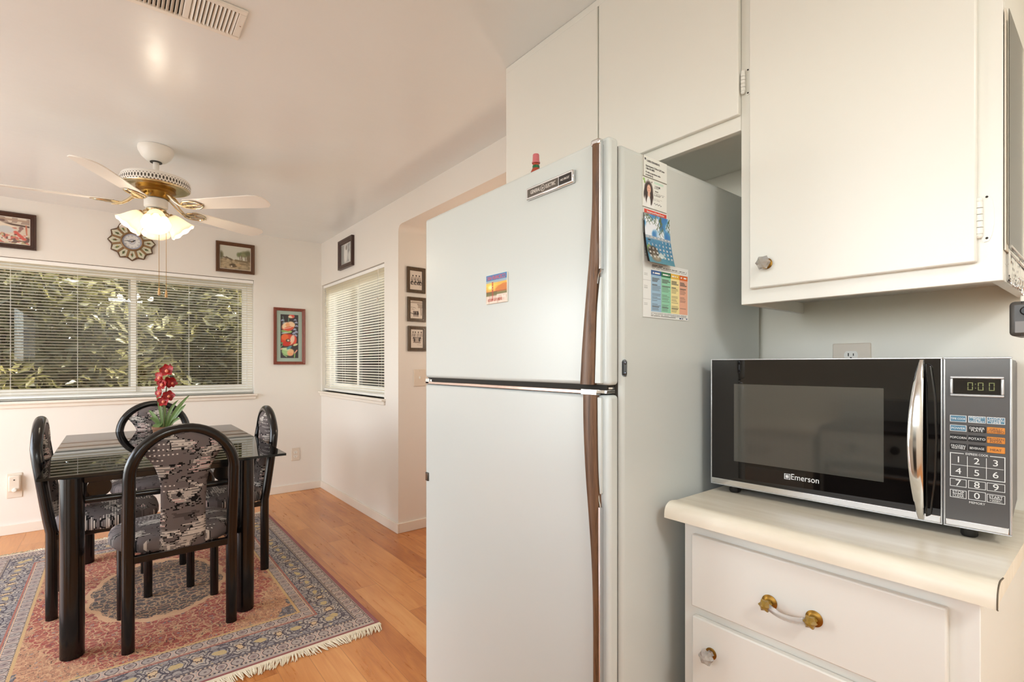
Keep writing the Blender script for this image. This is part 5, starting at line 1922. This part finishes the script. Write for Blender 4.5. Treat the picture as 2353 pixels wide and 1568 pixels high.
key(0, *rws[0], M_BLUEKEY, ['TIME COOK'], M_KEYTXT, .0052)
key(1, *rws[0], M_BLUEKEY, ['WEIGHT/', 'TIME', 'DEFROST'], M_KEYTXT, .0052)
key(2, *rws[0], M_BLUEKEY, ['CLOCK/', 'KITCHEN', 'TIMER'], M_KEYTXT, .0052)
key(0, *rws[1], M_BLUEKEY, ['POWER'], M_KEYTXT, .0058)
key(1, *rws[1], M_BLACKKEY, ['DINNER', 'PLATE'], M_KEYTXT, .0060, False)
key(2, *rws[1], M_ORANGEKEY, ['GRILL/', 'COMBO'], M_KEYTXT2, .0060, False)
key(0, *rws[2], M_BLACKKEY, ['POPCORN'], M_KEYTXT, .0058, False)
key(1, *rws[2], M_BLACKKEY, ['POTATO'], M_KEYTXT, .0062, False)
key(2, *rws[2], M_ORANGEKEY, ['FROZEN', 'PIZZA'], M_KEYTXT2, .0060, False)
key(0, *rws[3], M_BLACKKEY, ['FROZEN', 'VEGETABLE'], M_KEYTXT, .0056, False)
key(1, *rws[3], M_BLACKKEY, ['BEVERAGE'], M_KEYTXT, .0058, False)
key(2, *rws[3], M_ORANGEKEY, ['MEAT'], M_KEYTXT2, .0062, False)
# express pad 1-6 in one outlined field, then 7-9, stop, 0, start
m_ = MB()
ring(m_, .4784, .5548, FT + .0978, FT + .1440, .0012, -.0013, .0)
m_.box(.4805, .5525, -.0013, 0, FT + .1205, FT + .1212).box(.5030, .5038, -.0013, 0, FT + .100, FT + .139).box(.5292, .5300, -.0013, 0, FT + .100, FT + .139)
part(m_, 'keypad_outline', M_KEYTXT, pan, angle=0)
part(MB().box(.4985, .5345, -.0016, 0, FT + .1415, FT + .1465), 'keypad_gap', M_MWPANEL, pan)
m_ = MB()
text('x', 'EXPRESS COOK', .0058, F4(.5166, .1437, .0018), M_KEYTXT, pan, merge=m_, xscale=.78)
part(m_, 'keypad_words', M_KEYTXT, pan, angle=0)
m_ = MB()
text('x', 'MEMORY', .0058, F4(.5168, .0522, .0012), M_KEYTXT, pan, merge=m_, xscale=.95)
part(m_, 'keypad_words', M_KEYTXT, pan, angle=0)
for i, s in enumerate('123456'):
    m_ = MB()
    text('x', s, .0165, F4((.4907, .5165, .5420)[i % 3], (.1310, .1090)[i // 3], .0012), M_KEYTXT, pan, merge=m_, xscale=1.1)
    part(m_, 'number_key', M_KEYTXT, pan, angle=0)
def okey(c, z0, z1, lines, size):
    x0, x1 = xs[c]
    m_ = MB()
    ring(m_, x0, x1, FT + z0, FT + z1, .0008, -.0013, 0)
    for i, s in enumerate(lines):
        zz = (z0 + z1) / 2 + (len(lines) / 2 - i - .5) * .0068 - .0004
        text('x', s, size if i == 0 else size * .78, F4((x0 + x1) / 2, zz, .0012), M_KEYTXT, pan, merge=m_, xscale=1.1 if len(s) == 1 else .9)
    if len(lines) > 1:
        m_.box(x0 + .004, x1 - .004, -.0013, 0, FT + (z0 + z1) / 2 - .0003, FT + (z0 + z1) / 2 + .0004)
    part(m_, 'number_key' if len(lines) == 1 else 'button', M_KEYTXT, pan, angle=0)
for i, s in enumerate('789'):
    okey(i, .0790, .0940, [s], .0165)
okey(0, .0575, .0725, ['STOP', 'CLEAR'], .0078)
okey(1, .0575, .0745, ['0'], .0165)
okey(2, .0575, .0730, ['START', '+30SEC.'], .0070)
for (x_, y_) in ((.05, .03), (W_ - .06, .03), (.05, D_ - .04), (W_ - .06, D_ - .04)):
    part(MB().lathe([(.001, 0), (.011, 0), (.013, .004), (.013, FT + .004), (.001, FT + .004)], (x_, y_, .0005), 20), 'foot', M_BLACKPL)

# ================================================================ things hanging on the end of the wall cabinet (face Y = .146)
EY = .1455
ps = thing('plastic_sleeve', 'clear sleeve with a printed sheet hanging on the end of the wall cabinet', 'paper', (1.36, EY, 1.66))
a = Art(50, 90, (226, 218, 204), 90)
for (x, y, rx, ry) in ((.35, .62, .2, .16), (.5, .48, .16, .12), (.3, .36, .14, .08), (.6, .7, .14, .08)):
    a.ell(x, y, rx, ry, (196, 192, 188), 0, .4, .7)
a.rect(.08, .03, .92, .07, (176, 170, 162)).rect(.08, .12, .92, .15, (196, 190, 180)).rect(.08, .88, .6, .91, (190, 186, 180))
a.sheet('printed_sheet', PRINT_GLOSS, ps, (1.270, EY - .004, 1.46), (.185, 0, 0), (0, 0, .41))
fm_ = MB()
fm_.box(1.264, 1.462, EY - .0072, EY - .0062, 1.45, 1.885)
fm_.build('clear_cover', thin_glass('plastic_film', (.97, .965, .95), 1.12, .2), ps, angle=0)
MB().box(1.262, 1.464, EY - .0030, EY - .0010, 1.448, 1.887).build('backing', plain('sleeve_back', (216, 206, 190), .5), ps)
kr = thing('key_rack', 'chrome wire letter rack hung below the plastic sleeve on the cabinet end', 'rack', (1.34, EY, 1.43))
w_ = MB()
w_.tube([(1.296, EY - .003, 1.470), (1.296, EY - .003, 1.406), (1.304, EY - .003, 1.397), (1.425, EY - .003, 1.397), (1.433, EY - .003, 1.406), (1.433, EY - .003, 1.470)], .0021, 8)
for i in range(8):
    x_ = 1.310 + i * .0155
    w_.tube([(x_, EY - .003, 1.462), (x_, EY - .003, 1.397)], .0016, 8)
w_.tube([(1.296, EY - .003, 1.462), (1.433, EY - .003, 1.462)], .0018, 8)
w_.build('wire_back', M_CHROME, kr)
w_ = MB()
arc = [(1.300 + .130 * t, EY - .004 - .030 * math.sin(PI * t), 1.462 - .052 * math.sin(PI * t) - .006 * t) for t in [i / 18 for i in range(19)]]
w_.tube(arc, .0022, 8).tube([(p[0], p[1] + .004, p[2] - .008) for p in arc], .0018, 8)
w_.build('wire_front', M_CHROME, kr)
w_ = MB()
for x_ in (1.318, 1.348, 1.378):
    w_.tube([(x_, EY - .003, 1.397)] + [(x_ + .000, EY - .010 - .007 * math.sin(t), 1.388 - .009 * math.cos(t) + .006) for t in [i * PI / 6 - .5 for i in range(7)]], .0015, 8)
w_.build('key_hooks', M_CHROME, kr)
fb = thing('remote_opener', 'dark grey remote opener hanging from the chrome rack', 'remote', (1.29, EY - .022, 1.29))
MB().box(1.250, 1.345, EY - .040, EY - .008, 1.290, 1.352).build('shell', plain('remote_grey', (72, 68, 64), .4), fb, bevel=.007, segs=3)
MB().box(1.2505, 1.3445, EY - .0245, EY - .0235, 1.2905, 1.3515).build('seam', M_BLACKPL, fb, bevel=.003)
MB().lathe([(.001, 0), (.008, 0), (.008, .005), (.006, .007), (.001, .007)], (0, 0, 0), 16, Matrix.Translation((1.2505, EY - .030, 1.334)) @ Matrix.Rotation(R(-90), 4, 'Y')).build('button', M_BLACKPL, fb)
MB().box(1.2494, 1.2504, EY - .036, EY - .016, 1.296, 1.316).build('label_plate', plain('label_grey', (120, 114, 110), .4), fb)
MB().box(1.290, 1.304, EY - .026, EY - .018, 1.350, 1.366).build('loop_bracket', M_PLATE, fb, bevel=.002)
w_ = MB()
w_.tube([(1.297 + .008 * math.cos(t), EY - .021, 1.372 + .011 * math.sin(t)) for t in [i * PI / 10 for i in range(20)]], .0012, 8, closed=True)
w_.tube([(1.310 + .009 * math.cos(t), EY - .014 + .004 * math.sin(t), 1.384 + .008 * math.sin(t)) for t in [i * PI / 10 for i in range(20)]], .0011, 8, closed=True)
w_.build('key_ring', M_CHROME, fb)

# ================================================================ the other side of the kitchen, seen mirrored in the microwave door
wt = MB()
prof = [(-1.048, .905), (-.455, .905), (-.440, .901), (-.432, .892), (-.430, .871), (-.452, .871), (-.452, .8755), (-1.048, .8755)]
wt = MB().prism(prof, .80, 1.96, 'xz').build('countertop', M_LAM, angle=30)
tag(wt, 'long cream worktop opposite, seen only as a reflection in the microwave door', 'countertop')
for k, (y0, y1, lab) in enumerate(((.83, 1.36, 'white base cabinet reflected in the microwave door, next to the range'), (1.365, 1.93, 'white base cabinet opposite the refrigerator, farther from the range'))):
    bc = thing('base_cabinet', lab, 'cabinet', (-.75, (y0 + y1) / 2, 0), 0, 'base cabinets opposite')
    MB().box(-1.048, -.475, y0, y1, .10, .8750).box(-1.048, -.53, y0 + .005, y1 - .005, 0, .102).build('carcass', M_CAB, bc, bevel=.0015)
    dr_ = MB().box(-.4745, -.458, y0 + .035, y1 - .035, .672, .8405).build('drawer', M_CAB, bc, bevel=.003)
    ym = (y0 + y1) / 2
    for s in (-1, 1):
        MB().lathe([(.001, 0), (.015, 0), (.009, .012), (.013, .022), (.001, .03)], (0, 0, 0), 12, Matrix.Translation((-.458, ym + s * .042, .757)) @ Matrix.Rotation(R(90), 4, 'Y')).build('pull_post', M_OLDBRASS, dr_)
    MB().tube([(-.436, ym - .042, .757), (-.430, ym, .753), (-.436, ym + .042, .757)], .006, 10).build('glass_pull', M_CLEAR, dr_)
    MB().box(-.4745, -.458, y0 + .035, y1 - .035, .115, .650).build('door', M_CAB, bc, bevel=.003)
rgv = thing('range', 'black and white range reflected beside the handle of the microwave door', 'stove', (-.75, .40, 0))
MB().box(-1.048, -.47, .04, .795, 0, .895).build('body', M_ENAMEL, rgv, bevel=.006)
MB().box(-1.048, -.462, .04, .795, .895, .915).build('cooktop', M_BLACKPL, rgv, bevel=.004)
MB().box(-.47, -.440, .06, .775, .20, .74).build('oven_door', M_BLACKPL, rgv, bevel=.006)
MB().tube([(-.415, .10, .70), (-.415, .735, .70)], .011, 12).tube([(-.415, .12, .70), (-.44, .12, .70)], .008, 8).tube([(-.415, .715, .70), (-.44, .715, .70)], .008, 8).build('oven_handle', M_CHROME, rgv)
for k in range(4):
    MB().lathe([(.001, 0), (.02, 0), (.017, .02), (.001, .021)], (0, 0, 0), 16, Matrix.Translation((-.47, .14 + k * .17, .82)) @ Matrix.Rotation(R(90), 4, 'Y')).build('control_knob', M_BLACKPL, rgv)
MB().box(-1.048, -.97, .05, .785, .914, 1.04).build('back_guard', M_ENAMEL, rgv, bevel=.006)

# ---- lamp of the hall behind the wall
lamp('hall_light', 'POINT', (2.5, 2.4, 1.55), 13, (1, .80, .62), size=.10)
